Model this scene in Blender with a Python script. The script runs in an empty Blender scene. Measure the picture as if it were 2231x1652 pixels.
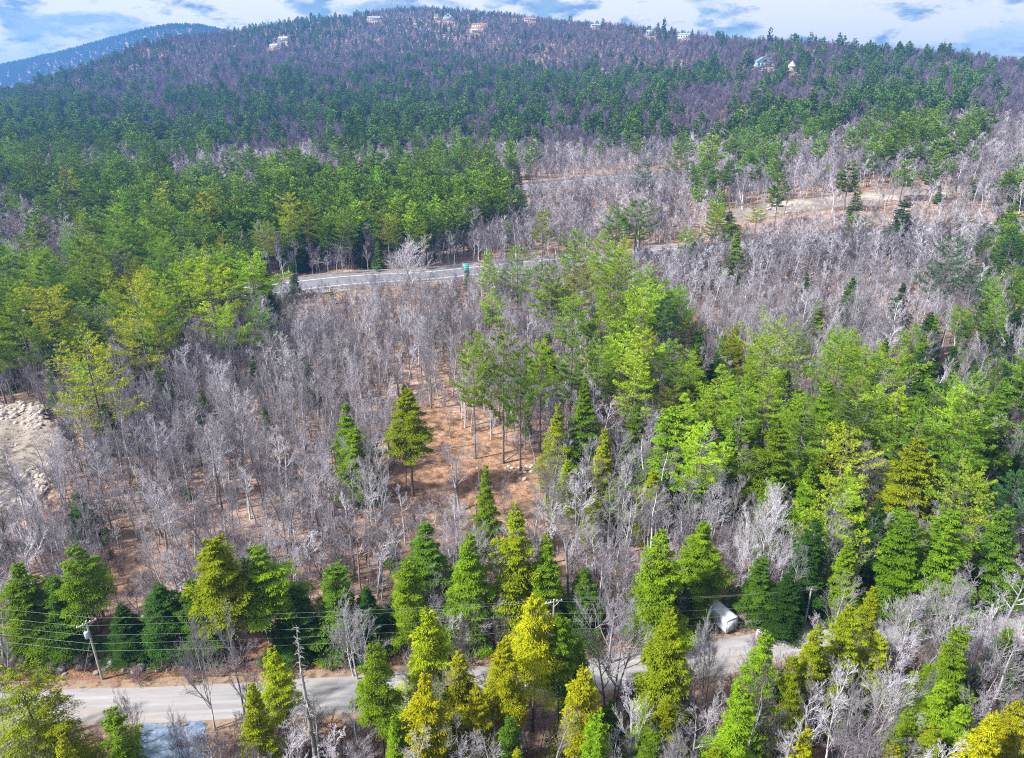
import bpy, math, random
import numpy as np

# ------------------------------------------------------------------ camera, world, sun, exposure
SC = bpy.context.scene
COL = SC.collection
CAM_Z, PITCH = 75.0, math.radians(22.0)
VW, VH, VF = 2231.0, 1652.0, 1525.0          # working frame in which positions were read off
cam = bpy.data.cameras.new('camera'); cam.sensor_width = 36.0; cam.lens = 36.0 * VF / VW
cam.clip_start = 1.0; cam.clip_end = 20000.0
camo = bpy.data.objects.new('camera', cam); COL.objects.link(camo)
camo.location = (0, 0, CAM_Z); camo.rotation_euler = (math.pi / 2 - PITCH, 0, 0)
SC.camera = camo
SC.view_settings.view_transform = 'Standard'; SC.view_settings.look = 'None'
SC.view_settings.gamma = 1.0; SC.view_settings.use_curve_mapping = False
SC.view_settings.exposure = 1.22
SUN_EL, SUN_AZ = math.radians(44), math.radians(-112)   # azimuth from +Y, clockwise; behind and left of the camera
sun = bpy.data.lights.new('sun', 'SUN'); sun.energy = 5.0; sun.angle = math.radians(3); sun.color = (1.0, 0.965, 0.91)
suno = bpy.data.objects.new('sun', sun); COL.objects.link(suno)
suno.rotation_euler = (math.pi / 2 - SUN_EL, 0, math.pi - SUN_AZ)
SC.cycles.use_denoising = False; SC.cycles.filter_width = 1.15
SC.cycles.max_bounces = 3; SC.cycles.diffuse_bounces = 1; SC.cycles.transmission_bounces = 3
SC.cycles.volume_bounces = 0
SC.cycles.use_adaptive_sampling = False

def build_world():
    w = bpy.data.worlds.new('World'); SC.world = w; w.use_nodes = True
    nt = w.node_tree; N = nt.nodes; L = nt.links; N.clear()
    out = N.new('ShaderNodeOutputWorld'); bg = N.new('ShaderNodeBackground'); bg.inputs[1].default_value = 0.05
    sky = N.new('ShaderNodeTexSky'); sky.sky_type = 'NISHITA'; sky.sun_disc = False
    sky.sun_elevation = SUN_EL; sky.sun_rotation = SUN_AZ; sky.altitude = 300; sky.air_density = 1.0; sky.dust_density = 0.0; sky.ozone_density = 4.0
    tc = N.new('ShaderNodeTexCoord')
    cb = N.new('ShaderNodeVectorMath'); cb.operation = 'MULTIPLY'; cb.inputs[1].default_value = (5.5, 5.5, 15.0); L.new(tc.outputs['Generated'], cb.inputs[0])
    n1 = N.new('ShaderNodeTexNoise'); n1.inputs['Scale'].default_value = 1.1; n1.inputs['Detail'].default_value = 8; n1.inputs['Roughness'].default_value = 0.56
    n1.inputs['Distortion'].default_value = 0.25
    L.new(cb.outputs[0], n1.inputs['Vector'])
    r1 = N.new('ShaderNodeValToRGB'); r1.color_ramp.elements[0].position = 0.36; r1.color_ramp.elements[1].position = 0.44
    L.new(n1.outputs['Fac'], r1.inputs[0])
    n2 = N.new('ShaderNodeTexNoise'); n2.inputs['Scale'].default_value = 2.2; n2.inputs['Detail'].default_value = 7; n2.inputs['Roughness'].default_value = 0.6
    L.new(cb.outputs[0], n2.inputs['Vector'])
    r2 = N.new('ShaderNodeValToRGB'); r2.color_ramp.elements[0].position = 0.38; r2.color_ramp.elements[1].position = 0.47
    r2.color_ramp.elements[0].color = CLOUD_LO; r2.color_ramp.elements[1].color = CLOUD_HI
    L.new(n2.outputs['Fac'], r2.inputs[0])
    mx = N.new('ShaderNodeMix'); mx.data_type = 'RGBA'
    L.new(r1.outputs[0], mx.inputs[0]); L.new(sky.outputs[0], mx.inputs[6]); L.new(r2.outputs[0], mx.inputs[7])
    L.new(mx.outputs[2], bg.inputs[0]); L.new(bg.outputs[0], out.inputs[0])
CLOUD_LO = (2.2, 3.7, 6.0, 1); CLOUD_HI = (9.4, 9.3, 9.3, 1)
build_world()

# ------------------------------------------------------------------ projection and terrain
CP, SP = math.cos(PITCH), math.sin(PITCH)
def ray(x, y):
    u, v = x - VW / 2, y - VH / 2
    F = VF * CP - v * SP; D = VF * SP + v * CP
    return u / F, D / F                       # sideways and downwards per metre forward
def project(X, Y, Z):
    d = CAM_Z - Z
    depth = Y * CP + d * SP
    v = (d * CP - Y * SP) / depth * VF
    u = X / depth * VF
    return u + VW / 2, v + VH / 2
SKY = np.array([(-400,250),(-150,215),(0,193),(73,174),(145,148),(218,122),(290,99),(363,84),(436,69),(508,53),(581,43),(654,36),(726,29),(799,17),(871,11),(944,11),(1017,14),(1089,17),(1162,22),(1235,31),(1307,38),(1380,47),(1452,56),(1489,56),(1561,70),(1670,77),(1743,81),(1816,88),(1888,96),(1961,102),(2033,106),(2106,113),(2179,120),(2231,126),(2500,150),(2800,180)], float)
YRX = np.array([-400,0,300,600,870,1100,1400,1600,2231,2800], float)
YRV = np.array([1150,1200,1500,1850,2050,2000,1600,1280,1060,1000], float)
_s, _zr, _yr = [], [], []
for x, y in SKY:
    s, d = ray(x, y); yr = float(np.interp(x, YRX, YRV))
    _s.append(s); _yr.append(yr); _zr.append(CAM_Z - d * yr - 15.0)
_s, _zr, _yr = np.array(_s), np.array(_zr), np.array(_yr)
def zfun(X, Y):
    X = np.asarray(X, float); Y = np.asarray(Y, float)
    Yp = np.maximum(Y, 100.0); s = X / Yp
    z450 = np.interp(s, [-.75, -.2, .2, .5, .75], [14, 17, 21, 33, 36])
    a = np.interp(s, [-.75, 0, .3, .75], [.03, .04, .06, .07])
    zr = np.interp(s, _s, _zr); yr = np.interp(s, _s, _yr)
    t = np.clip((Y - 130) / 320, 0, 1); near = z450 * t ** 1.35
    tt = np.clip((Y - 450) / (yr - 450), 0, 1)
    far = a * np.clip(Y - 450, 0, None).clip(None, yr - 450) + (zr - z450 - a * (yr - 450)) * tt ** 1.9
    over = np.clip(Y - yr, 0, None)
    z = near + far - over ** 2 / (over + 120) * 0.32
    g = np.clip((Y - 100) / 150, 0, 1)
    z = z + g * (0.7 * np.sin(X * .031 + 1.3) * np.cos(Y * .027) + 0.45 * np.sin(X * .071 + Y * .043))
    g2 = np.clip((Y - 380) / 400, 0, 1) * np.clip((yr + 200 - Y) / 200, 0, 1)
    z = z + g2 * (5 * np.sin(X * .0078 + .5) * np.sin(Y * .0093) + 3 * np.sin(X * .017 + Y * .011 + 2))
    # a far hill behind the left shoulder
    fh = 240 * np.exp(-((X + 2000) / 1100) ** 2 - ((Y - 3700) / 500) ** 2) + 215 * np.exp(-((X + 1500) / 520) ** 2 - ((Y - 3900) / 420) ** 2)
    z = np.maximum(z, -30)
    return np.where(Y > 2600, np.maximum(z, fh - 10), z)
def ground(x, y, h=0.0):
    """The place on the ground (raised by h) that is seen at x, y."""
    s, d = ray(x, y)
    Ys = np.concatenate([np.arange(20, 420, 1.0), np.arange(420, 2600, 4.0)])
    g = (CAM_Z - d * Ys) - (zfun(s * Ys, Ys) + h)
    i = np.argmax(g <= 0)
    if g[i] > 0:                              # just above the ridge: stand on the ridge itself
        m = float(Ys[np.argmin(np.where(Ys > 300, g / Ys, 9e9))]) - 10; return np.array([s * m, m, float(zfun(s * m, m))])
    a, b = (Ys[i - 1], Ys[i]) if i else (15.0, Ys[0])
    for _ in range(20):
        m = (a + b) / 2
        if CAM_Z - d * m - float(zfun(s * m, m)) - h > 0: a = m
        else: b = m
    return np.array([s * b, b, float(zfun(s * b, b))])
def inside(poly, x, y):
    x = np.asarray(x); y = np.asarray(y); r = np.zeros(x.shape, bool); n = len(poly)
    for i in range(n):
        x0, y0 = poly[i]; x1, y1 = poly[(i + 1) % n]
        c = ((y0 > y) != (y1 > y)) & (x < (x1 - x0) * (y - y0) / ((y1 - y0) or 1e-9) + x0)
        r ^= c
    return r

# ------------------------------------------------------------------ mesh helpers
class MB:
    def __init__(s): s.v = []; s.f = {3: [], 4: []}; s.m = {3: [], 4: []}; s.n = 0; s.t = []
    def add(s, v, f, mat=0, tint=None):
        v = np.asarray(v, np.float32).reshape(-1, 3); f = np.asarray(f, np.int32); k = f.shape[1]
        s.v.append(v); s.f[k].append(f + s.n); s.m[k].append(np.full(len(f), mat, np.int32)); s.n += len(v)
        s.t.append(np.zeros(len(v), np.float32) if tint is None else np.asarray(tint, np.float32))
        return s
    def box(s, c, size, rz=0.0, mat=0):
        hx, hy, hz = [q / 2 for q in size]
        p = np.array([(x, y, z) for z in (-hz, hz) for x, y in ((-hx, -hy), (hx, -hy), (hx, hy), (-hx, hy))])
        ca, sa = math.cos(rz), math.sin(rz)
        p = np.stack([p[:, 0] * ca - p[:, 1] * sa, p[:, 0] * sa + p[:, 1] * ca, p[:, 2]], 1) + np.array(c)
        return s.add(p, [(3, 2, 1, 0), (4, 5, 6, 7), (0, 1, 5, 4), (1, 2, 6, 5), (2, 3, 7, 6), (3, 0, 4, 7)], mat)
    def prisms(s, P0, P1, R0, R1, k=3, mat=0):
        P0, P1 = np.asarray(P0, float), np.asarray(P1, float); R0, R1 = np.asarray(R0, float), np.asarray(R1, float)
        n = len(P0)
        if n == 0: return s
        d = P1 - P0; d /= np.linalg.norm(d, axis=1, keepdims=True) + 1e-9
        ref = np.where(np.abs(d[:, 2:3]) > .9, np.array([[1., 0, 0]]), np.array([[0, 0, 1.]]))
        a = np.cross(d, ref); a /= np.linalg.norm(a, axis=1, keepdims=True) + 1e-9; b = np.cross(d, a)
        ang = np.arange(k) * 2 * math.pi / k
        o = a[:, None, :] * np.cos(ang)[None, :, None] + b[:, None, :] * np.sin(ang)[None, :, None]
        v = np.concatenate([P0[:, None] + o * R0[:, None, None], P1[:, None] + o * R1[:, None, None]], 1).reshape(-1, 3)
        base = (np.arange(n) * 2 * k)[:, None, None]
        q = np.array([(i, (i + 1) % k, k + (i + 1) % k, k + i) for i in range(k)])[None]
        return s.add(v, (base + q).reshape(-1, 4), mat)
    def tube(s, pts, rad, k=6, mat=0, cap=True):
        pts = np.asarray(pts, float); n = len(pts); rad = np.broadcast_to(np.asarray(rad, float), (n,))
        d = np.gradient(pts, axis=0); d /= np.linalg.norm(d, axis=1, keepdims=True) + 1e-9
        ref = np.eye(3)[int(np.argmin(np.abs(d).max(0) + np.array([.02, .01, 0])))]
        a = np.cross(d, ref); a /= np.linalg.norm(a, axis=1, keepdims=True); b = np.cross(d, a)
        ang = np.arange(k) * 2 * math.pi / k
        v = (pts[:, None] + (a[:, None] * np.cos(ang)[None, :, None] + b[:, None] * np.sin(ang)[None, :, None]) * rad[:, None, None]).reshape(-1, 3)
        f = [(i * k + j, i * k + (j + 1) % k, (i + 1) * k + (j + 1) % k, (i + 1) * k + j) for i in range(n - 1) for j in range(k)]
        s.add(v, f, mat)
        if cap:
            v2 = np.concatenate([v[-k:], pts[-1:]]); s.add(v2, [(j, (j + 1) % k, k) for j in range(k)], mat)
        return s
    def mesh(s, name, mats):
        me = bpy.data.meshes.new(name)
        V = np.concatenate(s.v) if s.v else np.zeros((0, 3), np.float32)
        f3 = np.concatenate(s.f[3]) if s.f[3] else np.zeros((0, 3), np.int32); f4 = np.concatenate(s.f[4]) if s.f[4] else np.zeros((0, 4), np.int32)
        me.vertices.add(len(V)); me.vertices.foreach_set('co', V.ravel())
        me.loops.add(f3.size + f4.size); me.loops.foreach_set('vertex_index', np.concatenate([f3.ravel(), f4.ravel()]))
        me.polygons.add(len(f3) + len(f4))
        st = np.concatenate([np.arange(len(f3)) * 3, f3.size + np.arange(len(f4)) * 4]).astype(np.int32)
        me.polygons.foreach_set('loop_start', st)
        mi = np.concatenate((s.m[3] or [np.zeros(0, np.int32)]) + (s.m[4] or [np.zeros(0, np.int32)])).astype(np.int32)
        me.polygons.foreach_set('material_index', mi)
        t = np.concatenate(s.t)
        if t.any(): me.attributes.new('tint', 'FLOAT', 'POINT').data.foreach_set('value', t)
        for m in (mats if isinstance(mats, (list, tuple)) else [mats]): me.materials.append(m)
        me.update(calc_edges=True); me.validate()
        return me
def link(name, data, parent=None, loc=None, rot=None, scale=None):
    o = bpy.data.objects.new(name, data); COL.objects.link(o)
    if parent is not None: o.parent = parent
    if loc is not None: o.location = loc
    if rot is not None: o.rotation_euler = rot
    if scale is not None: o.scale = scale
    return o
def tag(o, label=None, cat=None, group=None, kind=None):
    if label: o['label'] = label
    if cat: o['category'] = cat
    if group: o['group'] = group
    if kind: o['kind'] = kind
    return o
def part(name, mb, mat, parent, **k): return link(name, mb.mesh(name, mat), parent, **k)
def smooth(me):
    me.polygons.foreach_set('use_smooth', np.ones(len(me.polygons), bool)); return me

# ------------------------------------------------------------------ materials
def new_mat(name):
    m = bpy.data.materials.new(name); m.use_nodes = True; nt = m.node_tree; nt.nodes.clear()
    return m, nt.nodes, nt.links
def ramp(N, stops):
    r = N.new('ShaderNodeValToRGB'); e = r.color_ramp.elements
    while len(e) < len(stops): e.new(0.5)
    for i, (p, c) in enumerate(stops): e[i].position = p; e[i].color = (*c, 1)
    return r
def noise_mat(name, stops, scale=1.0, detail=6, rough=0.9, bump=0.3, bscale=None, second=None, coord='Object', spec=0.15, stretch=None, bdist=0.1):
    """Colour from noise, relief from finer noise; second = (scale, lo, hi, colour) lays blotches over it."""
    m, N, L = new_mat(name)
    out = N.new('ShaderNodeOutputMaterial'); p = N.new('ShaderNodeBsdfPrincipled'); L.new(p.outputs[0], out.inputs[0])
    p.inputs['Roughness'].default_value = rough; p.inputs['Specular IOR Level'].default_value = spec
    tc = N.new('ShaderNodeTexCoord'); vec = tc.outputs[coord]
    if stretch:
        mp = N.new('ShaderNodeMapping'); mp.inputs['Scale'].default_value = stretch; L.new(vec, mp.inputs[0]); vec = mp.outputs[0]
    n = N.new('ShaderNodeTexNoise'); n.inputs['Scale'].default_value = scale; n.inputs['Detail'].default_value = detail; n.inputs['Roughness'].default_value = 0.65
    L.new(vec, n.inputs['Vector']); r = ramp(N, stops); L.new(n.outputs['Fac'], r.inputs[0]); c = r.outputs[0]
    for sc_, lo, hi, col in (second or []):
        n2 = N.new('ShaderNodeTexNoise'); n2.inputs['Scale'].default_value = sc_; n2.inputs['Detail'].default_value = 5; L.new(vec, n2.inputs['Vector'])
        mr = N.new('ShaderNodeMapRange'); mr.inputs[1].default_value = lo; mr.inputs[2].default_value = hi; L.new(n2.outputs['Fac'], mr.inputs[0])
        mx = N.new('ShaderNodeMix'); mx.data_type = 'RGBA'; mx.inputs[7].default_value = (*col, 1)
        L.new(mr.outputs[0], mx.inputs[0]); L.new(c, mx.inputs[6]); c = mx.outputs[2]
    L.new(c, p.inputs['Base Color'])
    if bump:
        nb = N.new('ShaderNodeTexNoise'); nb.inputs['Scale'].default_value = bscale or scale * 6; nb.inputs['Detail'].default_value = 4; L.new(vec, nb.inputs['Vector'])
        b = N.new('ShaderNodeBump'); b.inputs['Strength'].default_value = bump; b.inputs['Distance'].default_value = bdist
        L.new(nb.outputs['Fac'], b.inputs['Height']); L.new(b.outputs[0], p.inputs['Normal'])
    return m
def plain(name, col, rough=0.6, metal=0.0, var=0.12, scale=3.0, spec=0.3):
    lo = tuple(c * (1 - var) for c in col); hi = tuple(min(1, c * (1 + var)) for c in col)
    m = noise_mat(name, [(0.3, lo), (0.7, hi)], scale=scale, rough=rough, bump=0.08, spec=spec)
    m.node_tree.nodes['Principled BSDF'].inputs['Metallic'].default_value = metal
    return m
def foliage_mat(name, yellow, spread=0.35, trans=0.25):
    """Needles: the tree's own colour (object colour), each tree and each spray a little different."""
    m, N, L = new_mat(name)
    out = N.new('ShaderNodeOutputMaterial')
    oi = N.new('ShaderNodeObjectInfo'); at = N.new('ShaderNodeAttribute'); at.attribute_name = 'tint'
    hs = N.new('ShaderNodeHueSaturation'); L.new(oi.outputs['Color'], hs.inputs['Color'])
    mr = N.new('ShaderNodeMapRange'); mr.inputs[3].default_value = 0.492; mr.inputs[4].default_value = 0.51; L.new(oi.outputs['Random'], mr.inputs[0]); L.new(mr.outputs[0], hs.inputs['Hue'])
    mu = N.new('ShaderNodeMath'); mu.operation = 'MULTIPLY'; mu.inputs[1].default_value = 7.31; L.new(oi.outputs['Random'], mu.inputs[0])
    fr = N.new('ShaderNodeMath'); fr.operation = 'FRACT'; L.new(mu.outputs[0], fr.inputs[0])
    mv = N.new('ShaderNodeMapRange'); mv.inputs[3].default_value = 1 - spread; mv.inputs[4].default_value = 1 + spread; L.new(fr.outputs[0], mv.inputs[0]); L.new(mv.outputs[0], hs.inputs['Value'])
    mx = N.new('ShaderNodeMix'); mx.data_type = 'RGBA'; mx.blend_type = 'MIX'
    L.new(at.outputs['Fac'], mx.inputs[0]); L.new(hs.outputs[0], mx.inputs[6])
    m2 = N.new('ShaderNodeMix'); m2.data_type = 'RGBA'; m2.blend_type = 'MULTIPLY'; m2.inputs[0].default_value = 1.0; m2.inputs[7].default_value = (*yellow, 1)
    L.new(hs.outputs[0], m2.inputs[6]); L.new(m2.outputs[2], mx.inputs[7])
    d = N.new('ShaderNodeBsdfDiffuse'); t = N.new('ShaderNodeBsdfTranslucent'); ms = N.new('ShaderNodeMixShader'); ms.inputs[0].default_value = trans
    L.new(mx.outputs[2], d.inputs[0]); L.new(mx.outputs[2], t.inputs[0]); L.new(d.outputs[0], ms.inputs[1]); L.new(t.outputs[0], ms.inputs[2]); L.new(ms.outputs[0], out.inputs[0])
    return m
def bark_mat(name, stops):
    """Bark: one tree greyer, the next browner (random per tree), with fine blotches."""
    m, N, L = new_mat(name)
    out = N.new('ShaderNodeOutputMaterial'); d = N.new('ShaderNodeBsdfDiffuse'); L.new(d.outputs[0], out.inputs[0])
    oi = N.new('ShaderNodeObjectInfo'); r = ramp(N, stops); L.new(oi.outputs['Random'], r.inputs[0])
    tc = N.new('ShaderNodeTexCoord'); n = N.new('ShaderNodeTexNoise'); n.inputs['Scale'].default_value = 2.5; n.inputs['Detail'].default_value = 3; L.new(tc.outputs['Object'], n.inputs['Vector'])
    mr = N.new('ShaderNodeMapRange'); mr.inputs[1].default_value = .3; mr.inputs[2].default_value = .7; mr.inputs[3].default_value = .65; mr.inputs[4].default_value = 1.25; L.new(n.outputs['Fac'], mr.inputs[0])
    hs = N.new('ShaderNodeHueSaturation'); L.new(r.outputs[0], hs.inputs['Color']); L.new(mr.outputs[0], hs.inputs['Value'])
    at = N.new('ShaderNodeAttribute'); at.attribute_name = 'tint'; mx = N.new('ShaderNodeMix'); mx.data_type = 'RGBA'; mx.blend_type = 'MULTIPLY'; mx.inputs[7].default_value = (*TWIG, 1)
    L.new(at.outputs['Fac'], mx.inputs[0]); L.new(hs.outputs[0], mx.inputs[6]); L.new(mx.outputs[2], d.inputs[0])
    return m
TWIG = (.90, .85, .90)
M = {}
M['floor'] = noise_mat('forest_floor', [(.25, (.12, .075, .055)), (.42, (.25, .16, .115)), (.55, (.36, .225, .15)), (.75, (.44, .335, .27))], scale=.35, detail=10, bump=.8, bscale=2.5, bdist=.3,
                       second=[(.06, .52, .68, (.12, .10, .055)), (.22, .54, .66, (.15, .09, .065)), (1.9, .60, .70, (.09, .06, .04)), (.022, .5, .7, (.29, .215, .185)), (.9, .62, .70, (.46, .37, .30))])
M['road'] = noise_mat('gravel_road', [(.3, (.20, .195, .20)), (.5, (.26, .25, .255)), (.7, (.31, .295, .295))], scale=.6, detail=9, bump=.45, bscale=6, stretch=(.12, 1, 1), second=[(.18, .55, .72, (.29, .245, .21)), (2.2, .66, .74, (.21, .20, .19))])
M['track'] = noise_mat('packed_wheel_track', [(.3, (.25, .245, .25)), (.7, (.34, .33, .335))], scale=.7, detail=8, bump=.2, stretch=(.12, 1, 1), second=[(.25, .5, .64, (.23, .22, .22))])
M['verge'] = noise_mat('sandy_verge', [(.3, (.15, .105, .075)), (.5, (.24, .17, .12)), (.7, (.31, .235, .17))], scale=.45, detail=8, bump=.6, bscale=4, second=[(1.1, .54, .64, (.13, .08, .05))])
M['asphalt'] = noise_mat('highway_asphalt', [(.3, (.13, .13, .15)), (.7, (.18, .18, .205))], scale=.2, detail=6, bump=.2, stretch=(1, 1, 1))
M['gravel'] = noise_mat('pale_gravel', [(.3, (.17, .14, .115)), (.5, (.26, .225, .19)), (.7, (.33, .30, .265))], scale=.5, detail=9, bump=.9, bscale=3, bdist=.3, second=[(.9, .54, .64, (.10, .08, .065))])
M['blue_gravel'] = noise_mat('blue_grey_gravel', [(.3, (.07, .11, .17)), (.5, (.14, .19, .27)), (.7, (.25, .30, .37))], scale=.9, detail=10, bump=.9, bscale=6, second=[(.35, .57, .66, (.04, .10, .15)), (2.6, .6, .7, (.32, .34, .38))])
M['cut'] = noise_mat('cut_over_ground', [(.3, (.14, .11, .10)), (.5, (.21, .175, .16)), (.7, (.28, .245, .225))], scale=.2, detail=9, bump=.8, bscale=1.5, bdist=.3, second=[(.05, .56, .66, (.34, .305, .26)), (.5, .6, .7, (.18, .11, .08))])
M['litter'] = noise_mat('leaf_litter', [(.25, (.085, .05, .034)), (.42, (.20, .115, .07)), (.55, (.32, .185, .11)), (.75, (.41, .29, .21))], scale=.7, detail=12, bump=.9, bscale=4, bdist=.25, second=[(.3, .55, .66, (.13, .075, .045)), (2.4, .60, .68, (.08, .05, .03)), (1.1, .64, .71, (.46, .34, .25))])
M['bank'] = noise_mat('dark_leaf_bank', [(.25, (.055, .035, .026)), (.42, (.14, .075, .045)), (.55, (.24, .12, .07)), (.75, (.30, .19, .12))], scale=.8, detail=12, bump=1.0, bscale=3, bdist=.35, second=[(.5, .54, .64, (.07, .05, .03)), (1.6, .6, .68, (.10, .11, .03)), (2.2, .64, .71, (.34, .24, .17))])
M['stone'] = noise_mat('boulder_stone', [(.3, (.24, .21, .19)), (.5, (.39, .35, .32)), (.7, (.50, .46, .43))], scale=1.2, detail=8, bump=.7, bscale=5)
M['stone_dark'] = noise_mat('mossy_stone', [(.3, (.11, .11, .10)), (.55, (.25, .24, .23)), (.75, (.38, .37, .35))], scale=1.0, detail=8, bump=.7, bscale=5, second=[(.8, .55, .66, (.07, .10, .03))])
M['pine'] = foliage_mat('pine_needles', (1.7, 1.55, .9), .36, .13)
M['hemlock'] = foliage_mat('hemlock_needles', (1.65, 1.6, .9), .30, .13)
M['bark_dark'] = bark_mat('conifer_bark', [(0, (.10, .085, .085)), (.5, (.17, .145, .14)), (1, (.24, .20, .19))])
M['bark_bare'] = bark_mat('bare_bark', [(0, (.12, .10, .10)), (.25, (.245, .235, .245)), (.65, (.38, .375, .40)), (1, (.68, .68, .71))])
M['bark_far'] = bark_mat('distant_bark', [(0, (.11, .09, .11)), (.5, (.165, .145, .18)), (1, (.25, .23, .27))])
M['bark_brush'] = bark_mat('brush_bark', [(0, (.20, .14, .12)), (.5, (.30, .24, .23)), (1, (.40, .35, .35))])
M['bark_white'] = bark_mat('birch_bark', [(0, (.62, .60, .58)), (1, (.78, .76, .74))])
M['bark_dead'] = bark_mat('dead_wood', [(0, (.20, .19, .185)), (1, (.34, .33, .32))])
M['pole'] = noise_mat('weathered_pole', [(.3, (.26, .25, .22)), (.7, (.42, .41, .36))], scale=2, bump=.3, stretch=(4, 4, .3))
M['galv'] = plain('galvanised_steel', (.55, .57, .60), .45, .5)
M['porcelain'] = plain('porcelain', (.72, .74, .76), .3)
M['wire'] = plain('aluminium_wire', (.32, .36, .34), .5, .2)
M['transformer'] = plain('transformer_paint', (.42, .58, .72), .4)
M['white_paint'] = plain('trailer_white', (.46, .49, .56), .35, var=.05)
M['trailer_trim'] = plain('trailer_trim', (.40, .45, .55), .4, .3)
M['rubber'] = plain('rubber', (.03, .03, .03), .8)
M['sign_green'] = plain('sign_green', (.02, .40, .38), .4, var=.1)
M['sign_white'] = plain('sign_white', (.75, .80, .78), .4, var=.03)
M['red_paint'] = plain('red_paint', (.45, .06, .05), .5)
M['orange_tape'] = plain('orange_tape', (.75, .16, .06), .6)
M['line_white'] = plain('road_paint_white', (.75, .75, .76), .7)
M['glass'] = plain('window_glass', (.05, .07, .10), .1, spec=.6)
# ------------------------------------------------------------------ tree shapes (shared meshes)
def unit(a): return a / (np.linalg.norm(a, axis=-1, keepdims=True) + 1e-9)
def kites(mb, P, D, U, ln, wd, tint, bend=0.0):
    """Leaf sprays: kite-shaped faces at P, along D, flat side towards U."""
    D = unit(D); S = unit(np.cross(D, U)); n = len(P); Nn = np.cross(S, D)
    ln = np.broadcast_to(ln, (n,))[:, None]; wd = np.broadcast_to(wd, (n,))[:, None]
    mid = P + D * ln * .5
    v = np.stack([P, mid + S * wd, P + D * ln - Nn * bend * ln, mid - S * wd], 1).reshape(-1, 3)
    mb.add(v, np.arange(4 * n).reshape(n, 4), 0, np.repeat(tint, 4))
def trunk_mesh(rng, h, r0, lean=0.012, k=6, n=9, top=0.99):
    mb = MB(); t = np.linspace(0, top, n); w = np.cumsum(rng.normal(0, lean * h / n, (n, 2)), 0); w -= w[0]
    pts = np.stack([w[:, 0], w[:, 1], t * h], 1); pts[0, 2] = -0.6
    rad = r0 * (1 - t * .93) ; rad[0] *= 1.35
    mb.tube(pts, rad, k)
    return mb, pts
def trunk_at(pts, z):
    return np.stack([np.interp(z, pts[:, 2], pts[:, 0]), np.interp(z, pts[:, 2], pts[:, 1]), z], -1)

def make_hemlock(seed, h=15., r=3.0, base=.1, nb=150, kpm=110, leaf=.29, wid=.042, ragged=.25, pw=.8):
    rng = np.random.default_rng(seed)
    mb, pts = trunk_mesh(rng, h, .011 * h + .05)
    t = base + (1 - base) * (1 - (1 - rng.random(nb)) ** .62 * 1.0)
    t = np.sort(base + (1 - base) * rng.random(nb) ** 1.15); t[-3:] = [.955, .975, .99]
    q = (t - base) / (1 - base)
    prof = (1 - q) ** pw * np.clip(q / .14 + .55, 0, 1)
    az = np.arange(nb) * 2.39996 + rng.normal(0, .35, nb)
    lobes = 1 + ragged * np.sin(az * 2 + rng.random() * 6 + t * 9) * .6
    Lb = r * prof * lobes * rng.uniform(1 - ragged, 1 + ragged * .7, nb) + .16
    el = np.interp(q, [0, .5, .85, 1], [.0, .16, .35, .9]) + rng.normal(0, .12, nb)
    org = trunk_at(pts, t * h)
    fo = MB(); Ps, Ds, Us, Ls, Ts = [], [], [], [], []
    wp0, wp1, wr = [], [], []
    for i in range(nb):
        if rng.random() < .10 and t[i] < .9: continue
        L_ = Lb[i]; out = np.array([math.cos(az[i]), math.sin(az[i]), 0]); side = np.array([-out[1], out[0], 0])
        n = max(6, int(L_ * kpm))
        s = rng.random(n) ** .65
        dd = rng.normal(0, 1, n) * L_ * .24 * (1.15 - s * .75)
        zz = math.tan(el[i]) * s * L_ - .20 * L_ * s ** 2 - .20 * np.abs(dd) + rng.normal(0, .045, n)
        P = org[i] + out * (s * L_)[:, None] + side * dd[:, None]; P[:, 2] += zz
        sg = np.sign(dd) * np.clip(np.abs(dd) / (L_ * .2 + .05), 0, 1) * .9
        D = out * np.cos(sg)[:, None] + side * np.sin(sg)[:, None]; D[:, 2] = rng.normal(-.12, .24, n); D += rng.normal(0, .2, (n, 3))
        U = np.tile(np.array([0, 0, 1.]), (n, 1)) + out * .2 + rng.normal(0, .36, (n, 3))
        Ps.append(P); Ds.append(D); Us.append(U); Ls.append(rng.uniform(.7, 1.35, n) * leaf)
        Ts.append(np.clip(rng.random() * .6 + rng.normal(.05, .16, n) + .35 * (s > .8), 0, 1))
        wp0.append(org[i]); wp1.append(org[i] + out * L_ * .8 + np.array([0, 0, (math.tan(el[i]) * .8 - .19) * L_])); wr.append(.012 + .008 * L_)
    Ls = np.concatenate(Ls)
    kites(fo, np.concatenate(Ps), np.concatenate(Ds), np.concatenate(Us), Ls, Ls / leaf * wid, np.concatenate(Ts), .18)
    wr = np.array(wr); mb.prisms(wp0, wp1, wr, wr * .4)
    return mb, fo, h, r

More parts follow.
